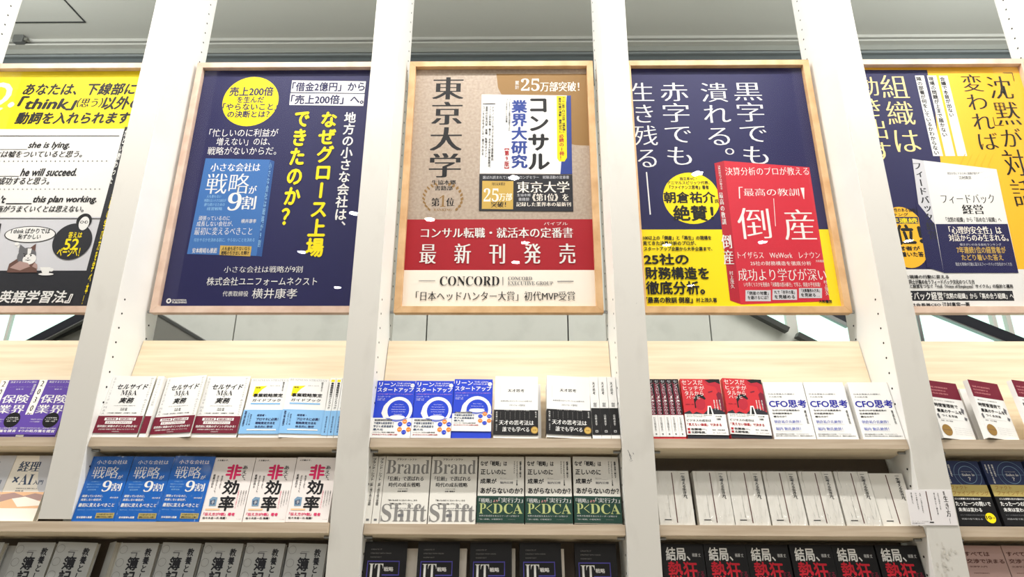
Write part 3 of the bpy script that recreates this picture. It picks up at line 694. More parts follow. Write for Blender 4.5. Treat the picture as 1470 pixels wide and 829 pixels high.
def d_sell(S):
    d = D(S)
    d.t('セルサイド', .18, .14, .88, .225, 'ink', 'bi'); d.t('M&A', .31, .24, .68, .325, 'ink', 's'); d.t('の', .47, .335, .52, .355, 'ink')
    d.t('実務', .33, .365, .66, .455, 'ink', 'bi'); d.t('プロセスの全体像と実践手法', .24, .49, .74, .502, 'greyer'); d.t('平井 修', .42, .53, .58, .55, 'ink', 'm'); d.t('浅野 徹', .42, .555, .58, .575, 'ink', 'm')
    d.t('三宅大樹・池谷俊宏・水野健司・早川聡', .15, .605, .82, .625, 'ink', 'm')
    d.v('Sell-Side M&A', .03, .03, .10, .64, 'lightgrey'); d.v('Practical Aspects', .89, .03, .97, .64, 'lightgrey')
def b_sell(S):
    d = D(S)
    for x0, y0, x1 in ((.16, .695, .46), (.48, .695, .86), (.2, .75, .8)): d.r(x0, y0, x1, y0 + .042, 'white')
    d.t('売却準備', .2, .703, .42, .729, 'maroon', 'b'); d.t('候補先選定と交渉', .51, .703, .83, .729, 'maroon', 'b'); d.t('スタートアップエグジット', .23, .758, .77, .784, 'maroon', 'b')
    d.t('目的別に実務のポイントがわかる！', .06, .812, .94, .848, 'white', 'b'); d.t('企業規模や業種別の事例・論点についてカバーする', .1, .868, .9, .888, 'white'); d.t('中央経済社', .42, .905, .58, .92, 'white')
def d_guide(S):
    d = D(S)
    d.t('BUSINESS STRATEGY', .04, .015, .96, .05, 'lightgrey', 's'); d.v('経営を変える', .82, .06, .87, .22, 'ink'); d.t('遠藤 功・渡辺 誠', .5, .12, .76, .135, 'grey')
    d.p([(.12, .31), (.14, .14), (.44, .13), (.33, .19), (.2, .31)], 'yellow'); d.t('新版', .17, .15, .28, .175, 'ink', 'b')
    d.t('事業戦略策定', .14, .265, .88, .325, 'ink', 'b'); d.t('ガイドブック', .14, .355, .86, .405, 'ink'); d.r(.12, .425, .86, .45, 'paleblue')
def b_guide(S):
    d = D(S)
    d.v('戦略立案の実務家が', .04, .57, .09, .82, 'navy', 'b'); d.v('プロのノウハウを', .13, .60, .17, .80, 'navy'); d.v('体系化した一冊', .19, .62, .23, .80, 'navy')
    d.t('経営者・', .36, .62, .58, .655, 'navy', 'b'); d.t('プロマネに必携！', .36, .68, .9, .725, 'navy', 'b'); d.t('戦略策定方法を', .36, .745, .84, .785, 'navy', 'b'); d.t('体系的に整理', .36, .805, .8, .845, 'navy')
    d.r(.18, .865, .9, .885, 'white')
def d_purple(S):
    d = D(S)
    d.r(0, 0, .2, 1, 'ivory'); d.v('2030年の', .03, .02, .17, .86, 'ink', 'm'); d.t('激変するリスクに挑む', .26, .02, .96, .055, 'white')
    d.t('ハーバード・ビジネス・レビュー', .3, .12, .86, .135, 'lightgrey'); d.t('福島 渉', .48, .16, .68, .18, 'white'); d.t('保険', .24, .27, .92, .42, 'white', 'm'); d.t('業界', .24, .45, .92, .60, 'white', 'm')
    d.v('損害保険の新', .9, .08, .97, .27, 'white'); d.r(.2, .64, 1, .645, 'indigo')
def b_purple(S):
    d = D(S)
    d.e(.74, .72, .2, 'black'); d.t('AI自動運転', .6, .67, .88, .69, 'white'); d.t('サイバー・気候', .58, .70, .9, .72, 'white'); d.t('変動・地震', .62, .73, .86, .75, 'white')
    d.t('保険会社の経営から', .22, .70, .52, .72, 'white'); d.t('リスクの最前線へ', .22, .74, .5, .76, 'white'); d.t('保険の未来を切り拓く経営者の挑戦', .04, .85, .96, .87, 'white'); d.t('4つの処方箋を提言', .03, .885, .96, .93, 'white', 'b')
def d_lean(S):
    d = D(S)
    d.t('リーン', .05, .03, .48, .105, 'white', 'b'); d.t('THE LEAN', .52, .035, .88, .06, 'white'); d.t('STARTUP', .5, .075, .86, .10, 'white'); d.e(.93, .085, .055, 'white'); d.t('新装版', .89, .078, .97, .092, 'royal')
    d.t('スタートアップ', .03, .125, .97, .205, 'white', 'b'); d.t('ムダのない起業プロセスでイノベーションを生みだす', .04, .235, .96, .25, 'pink')
    d.t('エリック・リース', .05, .275, .38, .30, 'white'); d.t('井口耕二 訳', .05, .315, .25, .33, 'white'); d.t('伊藤穰一 解説', .05, .34, .25, .355, 'white')
    d.e(.62, .53, .37, 'white'); d.p([(.24, .46), (.30, .40), (.34, .60), (.30, .70), (.2, .58)], 'white'); d.e(.63, .53, .28, 'royal')
    for i, s in enumerate(("How Today's", 'Entrepreneurs Use', 'Continuous Innovation', 'to Create Radically', 'Successful', 'Businesses')): d.t(s, .63 - .03 - len(s) * .0075, .42 + i * .042, .63 + .03 + len(s) * .0075, .436 + i * .042, 'white')
def b_lean(S):
    d = D(S)
    d.p([(.32, .668), (.9, .668), (.8, .71), (.6, .735), (.42, .71)], 'softblue'); d.e(.62, .655, .2, 'white', .06)
    d.r(.06, .688, .5, .72, 'char'); d.t('起業の基本が全部わかる', .08, .694, .48, .714, 'white'); d.t('不確実な経営環境で', .05, .735, .56, .775, 'slate', 'b'); d.t('学びと成長速度を', .05, .79, .56, .83, 'slate', 'b'); d.t('最大化', .05, .845, .3, .88, 'slate', 'b')
    d.t('シリコンバレーで生まれた起業の教科書', .05, .90, .6, .92, 'ink', 'b'); d.t('あらゆるビジネスに必読の古典！', .05, .935, .68, .96, 'red', 'b')
    for i in range(6):
        a = math.radians(90 - 60 * i); cx, cy = .83 + .13 * math.cos(a), .815 - .09 * math.sin(a)
        d.e(cx, cy, .058, 'orange' if i in (0, 2, 4) else 'royal'); d.t(('構築', '製品', '計測', 'データ', '学習', 'アイデア')[i], cx - .035, cy - .008, cx + .035, cy + .008, 'white')
def d_ten(S):
    d = D(S)
    d.t('天才思考', .30, .215, .68, .265, 'ink', 'm'); d.p([(.12, .17), (.125, .17), (.125, .37), (.12, .37)], 'lightgrey'); d.t('未来を変えるイノベーションの作り方', .14, .40, .86, .425, 'greyer', 'm'); d.t('スタンフォード思考法', .34, .465, .7, .495, 'greyer', 'm')
def b_ten(S):
    d = D(S)
    d.t('トヨタ・ホンダ・ソニーが実践', .24, .555, .80, .575, 'white'); d.v('鈴木健一郎', .04, .59, .08, .75, 'white'); d.v('山崎良平', .05, .78, .08, .9, 'lightgrey'); d.v('佐々木', .93, .58, .97, .68, 'white')
    for i in range(7): d.v('発想の技術を磨く方法', .14 + i * .11, .595, .155 + i * .11, .70 + .02 * (i % 3), 'grey')
    d.t('天才の思考法は', .12, .725, .90, .80, 'white', 'm'); d.t('誰でも学べる', .2, .83, .80, .905, 'white', 'm'); d.e(.92, .875, .085, 'bronze'); d.e(.92, .875, .07, 'gold'); d.t('受賞', .88, .866, .96, .886, 'bronze', 'b')
def d_red(S):
    d = D(S)
    d.p([(.56, 0), (1, 0), (1, .30), (.92, .26), (.86, .13), (.66, .10)], 'reddark'); d.p([(.62, .02), (.78, 0), (1, .0), (1, .09), (.88, .05), (.72, .07)], 'black')
    d.p([(.66, .22), (.78, .2), (.77, .225), (.67, .24)], 'maroon'); d.p([(.86, .26), (.92, .22), (1, .25), (1, .52), (.94, .56), (.88, .42)], 'maroon')
    d.e(.42, .42, .13, 'reddark', .17); d.p([(.28, .34), (.36, .27), (.52, .27), (.58, .34), (.55, .36), (.42, .31), (.31, .40), (.31, .50), (.28, .5)], 'black')
    d.p([(0, .58), (.14, .54), (.2, .60), (.3, .56), (.46, .6), (.6, .52), (.8, .5), (1, .56), (1, 1), (0, 1)], 'char'); d.p([(.6, .46), (.68, .46), (.72, .6), (.56, .6)], 'white'); d.p([(.63, .48), (.66, .48), (.68, .6), (.6, .6)], 'black')
    d.t('センスだ', .03, .02, .56, .105, 'white'); d.t('ヒッチが', .05, .12, .58, .20, 'white'); d.t('タルから', .07, .21, .54, .29, 'white'); d.t('パっと', .1, .295, .44, .345, 'white')
    for i in range(3): d.v(('価値を見抜く', '売れる仕組み', '目に見えない')[i], .76 + i * .07, .36, .79 + i * .07, .53, 'white', 'b')
    d.t('福岡一郎', .06, .43, .26, .445, 'maroon')
def b_red(S):
    d = D(S)
    d.t('世の中に知られていない価値の正体', .04, .615, .66, .63, 'ink'); d.t('見えないものを見抜く力', .04, .64, .5, .655, 'ink'); d.t('ビジネスの成功は', .03, .69, .62, .73, 'ink'); d.t('「見えない価値」で決まる', .03, .755, .86, .80, 'red', 'b')
    d.t('佐藤雄一、', .1, .835, .48, .87, 'ink', 'b'); d.t('北野唯我、', .1, .885, .46, .92, 'ink', 'b'); d.r(.02, .835, .08, .87, 'red'); d.r(.02, .885, .08, .92, 'red'); d.t('松本・吉田 推薦', .62, .85, .92, .87, 'ink'); d.t('他・各界で話題', .62, .9, .94, .915, 'grey'); d.t('大反響', .74, .63, .9, .65, 'ink'); d.t('3刷', .76, .67, .86, .70, 'ink')
def d_cfo(S):
    d = D(S)
    d.t('日本企業最大の課題と', .08, .205, .74, .23, 'greyer'); d.t('その処方箋', .08, .255, .4, .28, 'greyer'); d.t('CFO思考', .05, .32, .97, .455, 'cfoblue', 'b')
    d.t('なぜCFOが企業成長の', .09, .49, .76, .52, 'ink', 'b'); d.t('日本経済復活の', .09, .545, .56, .575, 'ink', 'b'); d.t('鍵なのか？', .09, .6, .4, .63, 'ink', 'b'); d.v('徳成旨亮', .87, .5, .92, .74, 'ink')
    d.t('朝倉祐介氏絶賛！', .08, .675, .72, .73, 'softblue', 'm'); d.r(.08, .745, .76, .749, 'lightgrey'); d.t('堀内 勉氏絶賛！', .08, .795, .68, .85, 'softblue', 'm'); d.r(.08, .865, .7, .868, 'lightgrey')
    d.t('世界の投資家が認めたCFOが説く「アニマルスピリッツ」', .05, .905, .84, .92, 'ink', 'b'); d.t('数字の達人の思考が会社を変える、新時代の経営を学べ', .05, .935, .95, .95, 'ink', 'b')
def d_team(S):
    d = D(S)
    d.r(0, 0, 1, .30, 'maroon'); d.t('TIME AND RESOURCE', .08, .10, .66, .125, 'pinkgold', 's'); d.t('MANAGEMENT AS', .08, .155, .56, .18, 'pinkgold', 's'); d.t('A TEAM STRATEGY', .08, .21, .62, .235, 'pinkgold', 's')
    d.t('限られたリソースを最大化する', .1, .34, .72, .36, 'ink'); d.t('時間管理術で', .06, .40, .78, .465, 'ink', 'b'); d.t('最高のチームを', .08, .50, .84, .56, 'ink', 'b'); d.t('つくる方法', .18, .59, .66, .63, 'ink', 'b')
    d.p([(.03, .6), (.09, .58), (.11, .66), (.05, .67)], 'greyer'); d.p([(.86, .44), (.94, .47), (.9, .56), (.84, .52)], 'greyer'); d.p([(.88, .60), (.96, .62), (.92, .67), (.86, .65)], 'greyer')
    d.r(.08, .67, .8, .673, 'lightgrey'); d.t('著者　川口 雅裕', .1, .69, .46, .71, 'greyer'); d.e(.19, .86, .15, 'bronze'); d.r(.05, .855, .33, .862, 'brown')
    for i in range(4): d.t('働き方の見直しが組織を強くする', .42, .80 + i * .035, .92, .812 + i * .035, 'lightgrey')
def d_ai(S):
    d = D(S)
    d.p([(.55, 0), (1, 0), (1, .66), (.8, .5)], 'palegrey'); d.r(0, .56, 1, .80, 'peach'); d.p([(0, .6), (.3, .57), (.55, .62), (.8, .58), (1, .6), (1, .68), (.6, .72), (.3, .66), (0, .72)], 'taupe'); d.p([(.3, .66), (.6, .63), (1, .7), (1, .76), (.5, .78)], 'ivory')
    d.t('経理', .16, .09, .66, .25, 'slate', 'm'); d.t('×', .14, .33, .27, .42, 'slate'); d.t('AI', .3, .29, .62, .45, 'slate', 's'); d.t('入門', .66, .38, .88, .45, 'slate', 'm'); d.t('実務がわかる 現場で使える', .3, .5, .8, .515, 'greyer'); d.t('松岡 俊', .3, .535, .5, .555, 'greyer')
def d_nine(S):
    d = D(S)
    d.t('小さな会社は', .14, .06, .88, .125, 'white', 'm'); d.t('戦略', .12, .165, .74, .35, 'white', 't'); d.t('が', .77, .30, .88, .36, 'white', 'm'); d.t('9', .46, .385, .68, .555, 'white', 's'); d.t('割', .70, .425, .92, .545, 'white', 'm')
    for i, s in enumerate(('人も金もない', '時間もない小さな会社が', '勝ち続けるための', '経営戦略')): d.t(s, (.16, .08, .09, .14)[i], .39 + i * .042, (.36, .42, .38, .34)[i], .41 + i * .042, 'skyblue')
    d.t('頑張っているのに、', .06, .605, .56, .64, 'white', 'b'); d.t('成長しない会社が、', .06, .66, .56, .695, 'white', 'b'); d.t('最初に変えるべきこと', .05, .73, .90, .785, 'white', 'b'); d.t('横井康孝', .74, .635, .94, .66, 'white')
    d.t('何をやるか、やらないかを決める差別化の発想法', .06, .82, .84, .838, 'skyblue'); d.t('安本隆晴も推薦', .1, .925, .46, .955, 'white', 'b'); d.r(.54, .875, .97, .955, 'brightgold'); d.t('人も金も足りないなら', .57, .885, .94, .91, 'ink', 'b'); d.t('戦略の引き出しを開け', .57, .922, .94, .947, 'ink', 'b')
def d_hi(S):
    d = D(S)
    d.t('人を動かす、', .07, .035, .35, .06, 'ink', 'b'); d.t('非', .37, .12, .72, .345, 'magenta', 'h'); d.v('あえて、', .74, .13, .86, .36, 'ink'); d.t('効', .38, .365, .74, .58, 'ink', 'b'); d.t('率', .37, .61, .72, .83, 'ink', 'b')
    d.v('利益が上がり、', .27, .29, .31, .50, 'ink'); d.v('売り込みなくても、', .17, .29, .21, .56, 'ink'); d.v('組織は回る', .07, .27, .12, .48, 'ink')
    d.p([(.12, .66), (.18, .62), (.3, .63), (.3, .76), (.14, .76)], 'steel'); d.p([(.14, .68), (.26, .66), (.27, .74), (.16, .74)], 'slate'); d.t('手', .18, .68, .25, .73, 'white'); d.r(.08, .80, .42, .825, 'peach')
    d.t('「伝え方が9割」著者', .06, .86, .80, .905, 'magenta', 'b'); d.t('佐々木圭一氏 推薦！', .06, .925, .62, .955, 'ink', 'b'); d.t('かんき出版', .86, .95, .97, .96, 'grey')
    for i in range(4): d.v('合理化よりも大切なこと、', .76 + i * .06, .52, .785 + i * .06, .80 - i * .02, 'magenta' if i == 0 else 'ink')
def d_brand(S):
    d = D(S)
    d.t('Brand', .03, .055, .97, .27, 'grey', 's'); d.t('ブランド・シフト', .24, .03, .68, .06, 'ink', 'b'); d.t('「信頼」で選ばれる', .09, .305, .86, .375, 'ink', 'm'); d.t('時代の成長戦略', .12, .40, .80, .465, 'ink', 'm')
    d.t('元外資系ブランド戦略', .33, .49, .54, .50, 'ink'); d.t('太田 真理子', .32, .52, .54, .54, 'ink', 'b'); d.t('「良いものをつくるメーカー」から', .14, .65, .76, .675, 'ink', 'b'); d.t('「信頼される強いブランド」へ', .18, .70, .68, .725, 'ink', 'b')
    d.t('Shift', .02, .715, .98, .97, 'grey', 's'); d.t('時代が求める企業戦略の教科書', .2, .77, .9, .785, 'greyer'); d.r(.38, .86, .5, .9, 'greyer'); d.t('新たな戦略を提示する一冊、売れ続ける', .4, .80, .9, .812, 'greyer')
def d_pdca(S):
    d = D(S)
    d.t('なぜ「戦略」は', .04, .07, .62, .145, 'ink', 'b'); d.t('正しいのに', .05, .20, .60, .275, 'ink', 'b'); d.t('成果が', .05, .34, .40, .415, 'ink', 'b'); d.t('あがらないのか？', .06, .475, .97, .56, 'ink', 'b')
    d.v('組織を変革へ動かす', .90, .07, .94, .32, 'ink', 'b'); d.v('ジェネラルマネジャーの仕事', .83, .07, .86, .44, 'ink', 'b'); d.v('マネジメント', .77, .07, .80, .26, 'ink'); d.r(.48, .345, .76, .348, 'lightgrey'); d.t('経営コンサルタント', .48, .325, .62, .337, 'grey'); d.t('堀内公博', .48, .38, .76, .415, 'greyer', 'm')
def b_pdca(S):
    d = D(S)
    d.t('「戦略」', .04, .635, .30, .70, 'lightgrey', 'm'); d.t('より', .34, .655, .44, .69, 'pinkgold', 'm'); d.t('「実行力」', .46, .625, .97, .695, 'lightgrey', 'm'); d.t('P', .05, .71, .19, .855, 'lime', 's'); d.t('＜', .2, .715, .32, .845, 'lime'); d.t('DCA', .34, .71, .97, .855, 'lime', 's')
    d.t('世界の急成長を支えたリーダーが明かす', .05, .875, .9, .90, 'lightgrey'); d.t('「強い組織」の戦略実行', .05, .925, .55, .945, 'lightgrey'); d.t('中央経済社', .66, .93, .82, .94, 'grey')
def d_box(S):
    d = D(S)
    d.r(.485, .03, .515, .955, 'cocoa'); d.v('一生考える生き方。', .76, .05, .88, .52, 'ink', 'b'); d.v('今日という日を考える言葉', .30, .45, .33, .86, 'grey'); d.r(.14, .895, .34, .912, 'ink')
def d_fact(S):
    d = D(S)
    d.o(.64, .22, .33, .008, 'steel'); d.o(.64, .22, .22, .012, 'steel'); d.r(.24, .218, .5, .222, 'steel'); d.r(.76, .218, .98, .222, 'steel'); d.t('THE TRUTH WINS', .5, .165, .76, .18, 'lightgrey'); d.t('Sales is', .5, .2, .8, .24, 'white', 's'); d.t('？', .62, .26, .68, .31, 'white', 'b')
    for i in range(3): d.v(('問題の本質を', '事実を集める技術', '見抜く')[i], .22 - i * .085, .06, .26 - i * .085, (.25, .36, .2)[i], 'white', 'b')
def b_fact(S):
    d = D(S)
    d.r(0, .38, 1, .56, 'brightgold'); d.t('ファクト', .1, .395, .5, .455, 'bronze', 'b'); d.t('ファインディング', .1, .475, .98, .54, 'bronze', 'b'); d.r(0, .56, 1, .995, 'black')
    d.t('どんな業種も見方を極めれば', .1, .585, .72, .61, 'white', 'b'); d.t('たった一つの問いで', .08, .64, .92, .705, 'white', 'b'); d.t('未来は変わる', .1, .73, .66, .79, 'white', 'b'); d.t('ひとつの商品を見る視点が変われば', .1, .83, .8, .85, 'greyer'); d.t('対話の型で覚える', .1, .885, .6, .91, 'lightgrey')
    d.e(.80, .88, .12, 'yellow'); d.t('10', .70, .85, .82, .90, 'ink', 'h'); d.t('万部', .83, .87, .9, .89, 'ink')
def d_boki(S):
    d = D(S)
    d.v('教養としての', .70, .08, .86, .78, 'char', 'b'); d.r(.36, .12, .57, .125, 'greyer'); d.r(.36, .12, .365, .18, 'greyer'); d.v('簿記', .31, .21, .60, .60, 'char', 'b'); d.v('「', .34, .14, .5, .2, 'greyer')
    for i in range(5): d.o(.12, .1 + i * .19, .1, .008, 'grey')
def d_it(S):
    d = D(S)
    for i, s in enumerate(('CREATE IT', 'STRATEGY WITH VISION', 'ROADMAP AND IT')): d.t(s, .14, .10 + i * .055, .40 + (i == 1) * .22, .118 + i * .055, 'grey')
    d.r(.08, .27, .84, .285, 'indigo'); d.r(.08, .27, .10, .56, 'indigo'); d.r(.82, .27, .84, .46, 'indigo'); d.t('IT', .13, .31, .46, .54, 'white', 's'); d.t('戦略', .48, .355, .70, .415, 'white', 'b'); d.r(.44, .46, .84, .475, 'indigo')
    d.r(.08, .56, .84, .575, 'indigo'); d.t('の教科書', .16, .60, .72, .66, 'white', 'b'); d.t('経営者のための情報システム入門', .12, .8, .8, .82, 'lightgrey')
def d_netsu(S):
    d = D(S)
    d.t('結局、', .1, .05, .66, .235, 'white', 'b'); d.t('熱狂', .12, .25, .80, .50, 'crimson', 'b'); d.t('する', .76, .38, .95, .46, 'maroon', 'b'); d.t('楠瀬 丈', .72, .13, .92, .18, 'lightgrey', 'b'); d.t('できる人が', .16, .52, .86, .62, 'white', 'b'); d.t('最後に勝つ', .16, .66, .86, .78, 'white', 'b')
def d_nego(S):
    d = D(S)
    d.r(0, .28, 1, 1, 'taupe'); d.t('すべては', .06, .09, .66, .15, 'cocoa', 'b'); d.t('交渉で決まる', .06, .19, .96, .25, 'cocoa', 'b'); d.t('交渉学入門', .08, .285, .5, .31, 'cocoa'); d.t('MASTERING', .14, .38, .5, .395, 'cocoa')
    d.p([(.15, .52), (.17, .52), (.34, .66), (.5, .5), (.52, .51), (.36, .68), (.36, .9), (.34, .9), (.34, .68)], 'ivory'); d.p([(.72, .62), (.74, .62), (.86, .5), (.96, .56), (.95, .57), (.86, .52), (.74, .64)], 'ivory')
def plain(S): pass

def place(o, row, x, d=0.004, yaw=0.0, roll=0.0, n=0.0006):
    y, z = on_shelf(row, d, n)
    o.location = (x, y, z)
    o.rotation_mode = 'ZYX'
    o.rotation_euler = (-TILT, math.radians(roll), math.radians(yaw))
def copy_tree(o, parent=None):
    c = o.copy(); COL.objects.link(c)
    if parent is not None: c.parent = parent
    for ch in list(o.children): copy_tree(ch, c)
    return c
ORD = {1: ['only'], 2: ['left', 'right'], 3: ['left', 'middle', 'right'], 4: ['leftmost', 'second', 'third', 'last'], 5: ['leftmost', 'second', 'middle', 'fourth', 'rightmost'],
       6: ['leftmost', 'second', 'third', 'fourth', 'fifth', 'rightmost'], 7: ['leftmost', 'second', 'third', 'fourth', 'fifth', 'sixth', 'rightmost']}
def series(proto, row, spots, desc, group, tails=None):
    """spots: (x_left, width, d, yaw, roll)"""
    w0 = proto['w']
    for i, (x0, w, d, yaw, roll) in enumerate(spots):
        o = proto if i == 0 else copy_tree(proto)
        place(o, row, x0 + w / 2, d, yaw, roll, 0.0006 + abs(math.sin(math.radians(roll))) * w0 / 2)
        if proto.name.startswith('book'): pass
        n = len(spots)
        tag(o, desc + ((', %s of the %d copies' % (ORD[n][i], n)) if n > 1 else ''), 'book', group)
def mk(w, h, t, cover, design, **kw):
    o = book('book', w, h, t, cover, design, **kw)
    o['w'] = w
    return o
# --- top row
series(mk(.128, .196, .024, 'violet', d_purple, band=(.63, .97, 'violet'), banddesign=b_purple), 1, [(-1.6734, .128, .004, 0, -0.8), (-1.5455, .128, .002, 0, 0.6)], 'violet book with white strip down its side', 'violet books on the top shelf')
series(mk(.146, .212, .022, 'white', d_sell, band=(.665, .935, 'maroon'), banddesign=b_sell), 1, [(-1.2997, .147, .004, 0, 0), (-1.1200, .142, .006, -10, 0), (-.9791, .148, .004, 0, 0)], 'white book with a dark maroon band', 'white books with maroon bands')
series(mk(.132, .204, .020, 'white', d_guide, band=(.545, .94, 'paleblue'), banddesign=b_guide), 1, [(-.8268, .133, .004, 0, 0), (-.692, .128, .006, 8, -1.2)], 'white and sky blue guidebook with yellow flash', 'white and sky blue guidebooks')
series(mk(.1275, .196, .022, 'royal', d_lean, band=(.665, 1.0, 'white'), banddesign=b_lean), 1, [(-.4010, .1287, .004, 0, 0.4), (-.2707, .1267, .004, 0, 0.3)], 'royal blue book with white ring, band at its foot', 'royal blue books with a white ring')
series(mk(.1275, .202, .022, 'royal', d_lean, band=(.60, .89, 'white'), banddesign=lambda S: (b_lean(S), S.v.__setitem__(slice(None), [(x, y, z * .84 + .0335) for x, y, z in S.v]))), 1, [(-.1425, .1283, .004, 0, 0.5)], 'royal blue book with white ring and raised white band', 'royal blue books with a white ring')
series(mk(.143, .212, .030, 'white', d_ten, band=(.56, .955, 'black'), banddesign=b_ten), 1, [(-.0078, .145, .004, 0, 0.8), (.1635, .1427, .004, 3, 1.6)], 'thick white book with black band and gold medal', 'thick white books with black bands')
series(mk(.131, .204, .022, 'bookred', d_red, band=(.605, .94, 'white'), banddesign=b_red), 1, [(.6109, .1332, .004, 0, 0.6), (.7463, .1365, .004, 3, 1.4)], 'red book with dark portraits and white band', 'red portrait books')
series(mk(.131, .194, .020, 'white', d_cfo), 1, [(.8865, .1318, .004, 0, 0), (1.0203, .1319, .004, 0, 0), (1.1665, .1318, .004, 0, 0)], 'white book with large dark blue title', 'white books with dark blue titles')
series(mk(.124, .196, .018, 'white', d_team), 1, [(1.4134, .117, .006, 14, 1.2), (1.5558, .110, .006, 16, 1.4), (1.7, .112, .005, 14, 1.2)], 'white book with plum top and bronze disc', 'white and plum books')
# --- middle row
series(mk(.134, .206, .020, 'ivory', d_ai), 2, [(-1.6973, .135, .004, 0, 0), (-1.5621, .135, .004, 0, 0)], 'cream book with orange painted strip', 'cream books with an orange strip')
series(mk(.131, .200, .018, 'midblue', d_nine, film='tight'), 2, [(-1.2985, .131, -.010, 0, -0.4), (-1.1670, .131, -.010, 0, 0.2), (-1.0355, .131, -.012, 0, 0.8)], 'glossy bright blue book in clear film', 'bright blue books in film')
series(mk(.131, .198, .018, 'rosewhite', d_hi), 2, [(-.9035, .131, -.010, 0, 0), (-.7705, .131, -.010, 0, 0), (-.6385, .131, -.012, 0, 0.5)], 'off-white book with one large pink character', 'off-white books with a pink character')
series(mk(.146, .207, .024, 'warmgrey', d_brand), 2, [(-.3543, .1468, .004, 0, 0), (-.2055, .1480, .004, 0, 0)], 'pale grey book with big grey serif lettering', 'pale grey books with serif lettering')
series(mk(.1455, .207, .022, 'warmgrey', d_pdca, band=(.60, .985, 'green'), banddesign=b_pdca), 2, [(-.0562, .148, .004, 0, 0.4), (.0925, .150, .004, 0, 0.4), (.2440, .149, .004, 0, 0.8)], 'pale book with dark green band lettered in yellow', 'pale books with dark green bands')
series(mk(.107, .164, .030, 'warmgrey', d_box, film=True), 2, [(.5065, .1084, .006, 0, 0), (.6270, .1082, .006, 0, 0), (.7352, .1102, .006, 0, 0), (.8475, .1100, .006, 0, 0), (.9596, .1099, .006, 0, 0), (1.0749, .1055, .006, 0, 0)],
       'shrink-wrapped white book with thin dark line', 'shrink-wrapped plain white books')
series(mk(.107, .160, .030, 'warmgrey', d_box), 2, [(1.1840, .1075, .010, 0, 0)], 'plain white book without film, against the right upright', None)
series(mk(.126, .198, .020, 'navyblue', d_fact, band=(.38, .995, 'black'), banddesign=b_fact), 2, [(1.4100, .127, .004, 0, 0.6), (1.5476, .126, .004, 0, 0.6), (1.6840, .126, .004, 0, 0.6)], 'navy book with thin circles and gold strip', 'navy books with a gold strip')
# --- lowest row
series(mk(.119, .196, .020, 'stone', d_boki), 3, [(-1.6525, .120, .004, 0, 0), (-1.4914, .121, .004, 0, 0), (-1.3640, .119, .004, 4, 1.0), (-1.1679, .124, .004, 0, 0), (-1.0362, .118, .004, 2, 1), (-.9047, .1204, .004, 2, .8), (-.7734, .1202, .004, 2, .8)],
       'grey book with dark lettering, lowest shelf', 'grey books on the lowest shelf')
series(mk(.119, .196, .020, 'stone', d_boki), 3, [(-.6423, .1200, .004, 2, .8)], 'grey cloth-look book touching the second upright, lowest shelf', 'grey books on the lowest shelf')
series(mk(.050, .202, .020, 'stone', plain), 3, [(-1.2330, .05, .030, -40, 0)], 'blank grey book turned sideways in the grey row', 'grey books on the lowest shelf')
series(mk(.128, .202, .024, 'black', d_it), 3, [(-.3900, .118, .006, 10, -1.2), (-.2393, .140, .004, 4, -.8), (-.0764, .1337, .004, 0, -.5), (.0747, .138, .004, 4, -.8), (.2419, .138, .010, 0, 0)], 'black book with violet outlined frame', 'black books with a violet frame')
series(mk(.128, .200, .020, 'black', d_netsu), 3, [(.5135, .124, .004, 0, .6), (.6430, .126, .004, 0, .6), (.7727, .1275, .006, 0, .4), (.9040, .128, .003, 0, .6), (1.0345, .128, .006, 0, .6), (1.1665, .130, .004, 0, .4)],
       'black book with white and crimson title', 'black books with crimson titles')
series(mk(.124, .200, .020, 'taupe', d_nego), 3, [(1.4260, .124, .004, 0, .4), (1.5520, .1255, .004, 0, .4), (1.6790, .1255, .004, 0, .4)], 'dusty pink-brown book, lowest shelf far right', 'dusty pink-brown books')

# --- books shown by their spines
def spine_book(h, t, depth, base, bandcol, band, design, desc, group, spots, row, bd=None):
    o = empty('spine_book')
    box('page_block', (-t / 2 + .0012, t / 2 - .0012, .0012, depth, .002, h - .002), PAGE, o)
    jk = box('jacket', [(-t / 2, t / 2, 0, .0012, 0, h), (-t / 2, -t / 2 + .0012, .0012, depth, 0, h), (t / 2 - .0012, t / 2, .0012, depth, 0, h)], cover_mat(base), o, 0.0003)
    S = Sheet(); S.W, S.H = t, h; design(D(S)); S.build('spine_print', jk, (-t / 2, -.0002, 0))
    if band:
        bb = box('paper_band', (-t / 2, t / 2, -.0014, -.0006, (1 - band[1]) * h, (1 - band[0]) * h), cover_mat(bandcol), o)
        if bd: S = Sheet(); S.W, S.H = t, h; bd(D(S)); S.build('band_print', bb, (-t / 2, -.0016, 0))
    n = len(spots)
    for i, (x, roll) in enumerate(spots):
        c = o if i == 0 else copy_tree(o)
        place(c, row, x + t / 2, .004, 0, roll, .0006 + abs(math.sin(math.radians(roll))) * t / 2)
        tag(c, desc + ((', %s of the %d' % (ORD[n][i], n)) if n > 1 else ''), 'book', group)
spine_book(.212, .021, .082, 'white', 'maroon', (.665, .935), lambda d: (d.v('セルサイドM&Aの実務', .3, .05, .7, .5, 'lightgrey'),), 'white spine with maroon band, between the two white and maroon books', 'white books with maroon bands', [(-1.1475, 0)], 1)
spine_book(.206, .0195, .082, 'white', 'paleblue', (.56, .96), lambda d: (d.r(.2, .03, .8, .07, 'yellow'), d.v('事業戦略策定ガイドブック', .28, .08, .75, .53, 'ink', 'b')),
           'white and sky blue spine beside the guidebooks', 'white and sky blue guidebooks', [(-.5600, 0), (-.5395, 0), (-.5190, 0)], 1, lambda d: (d.v('経営者必携の書', .4, .65, .62, .92, 'navy'),))
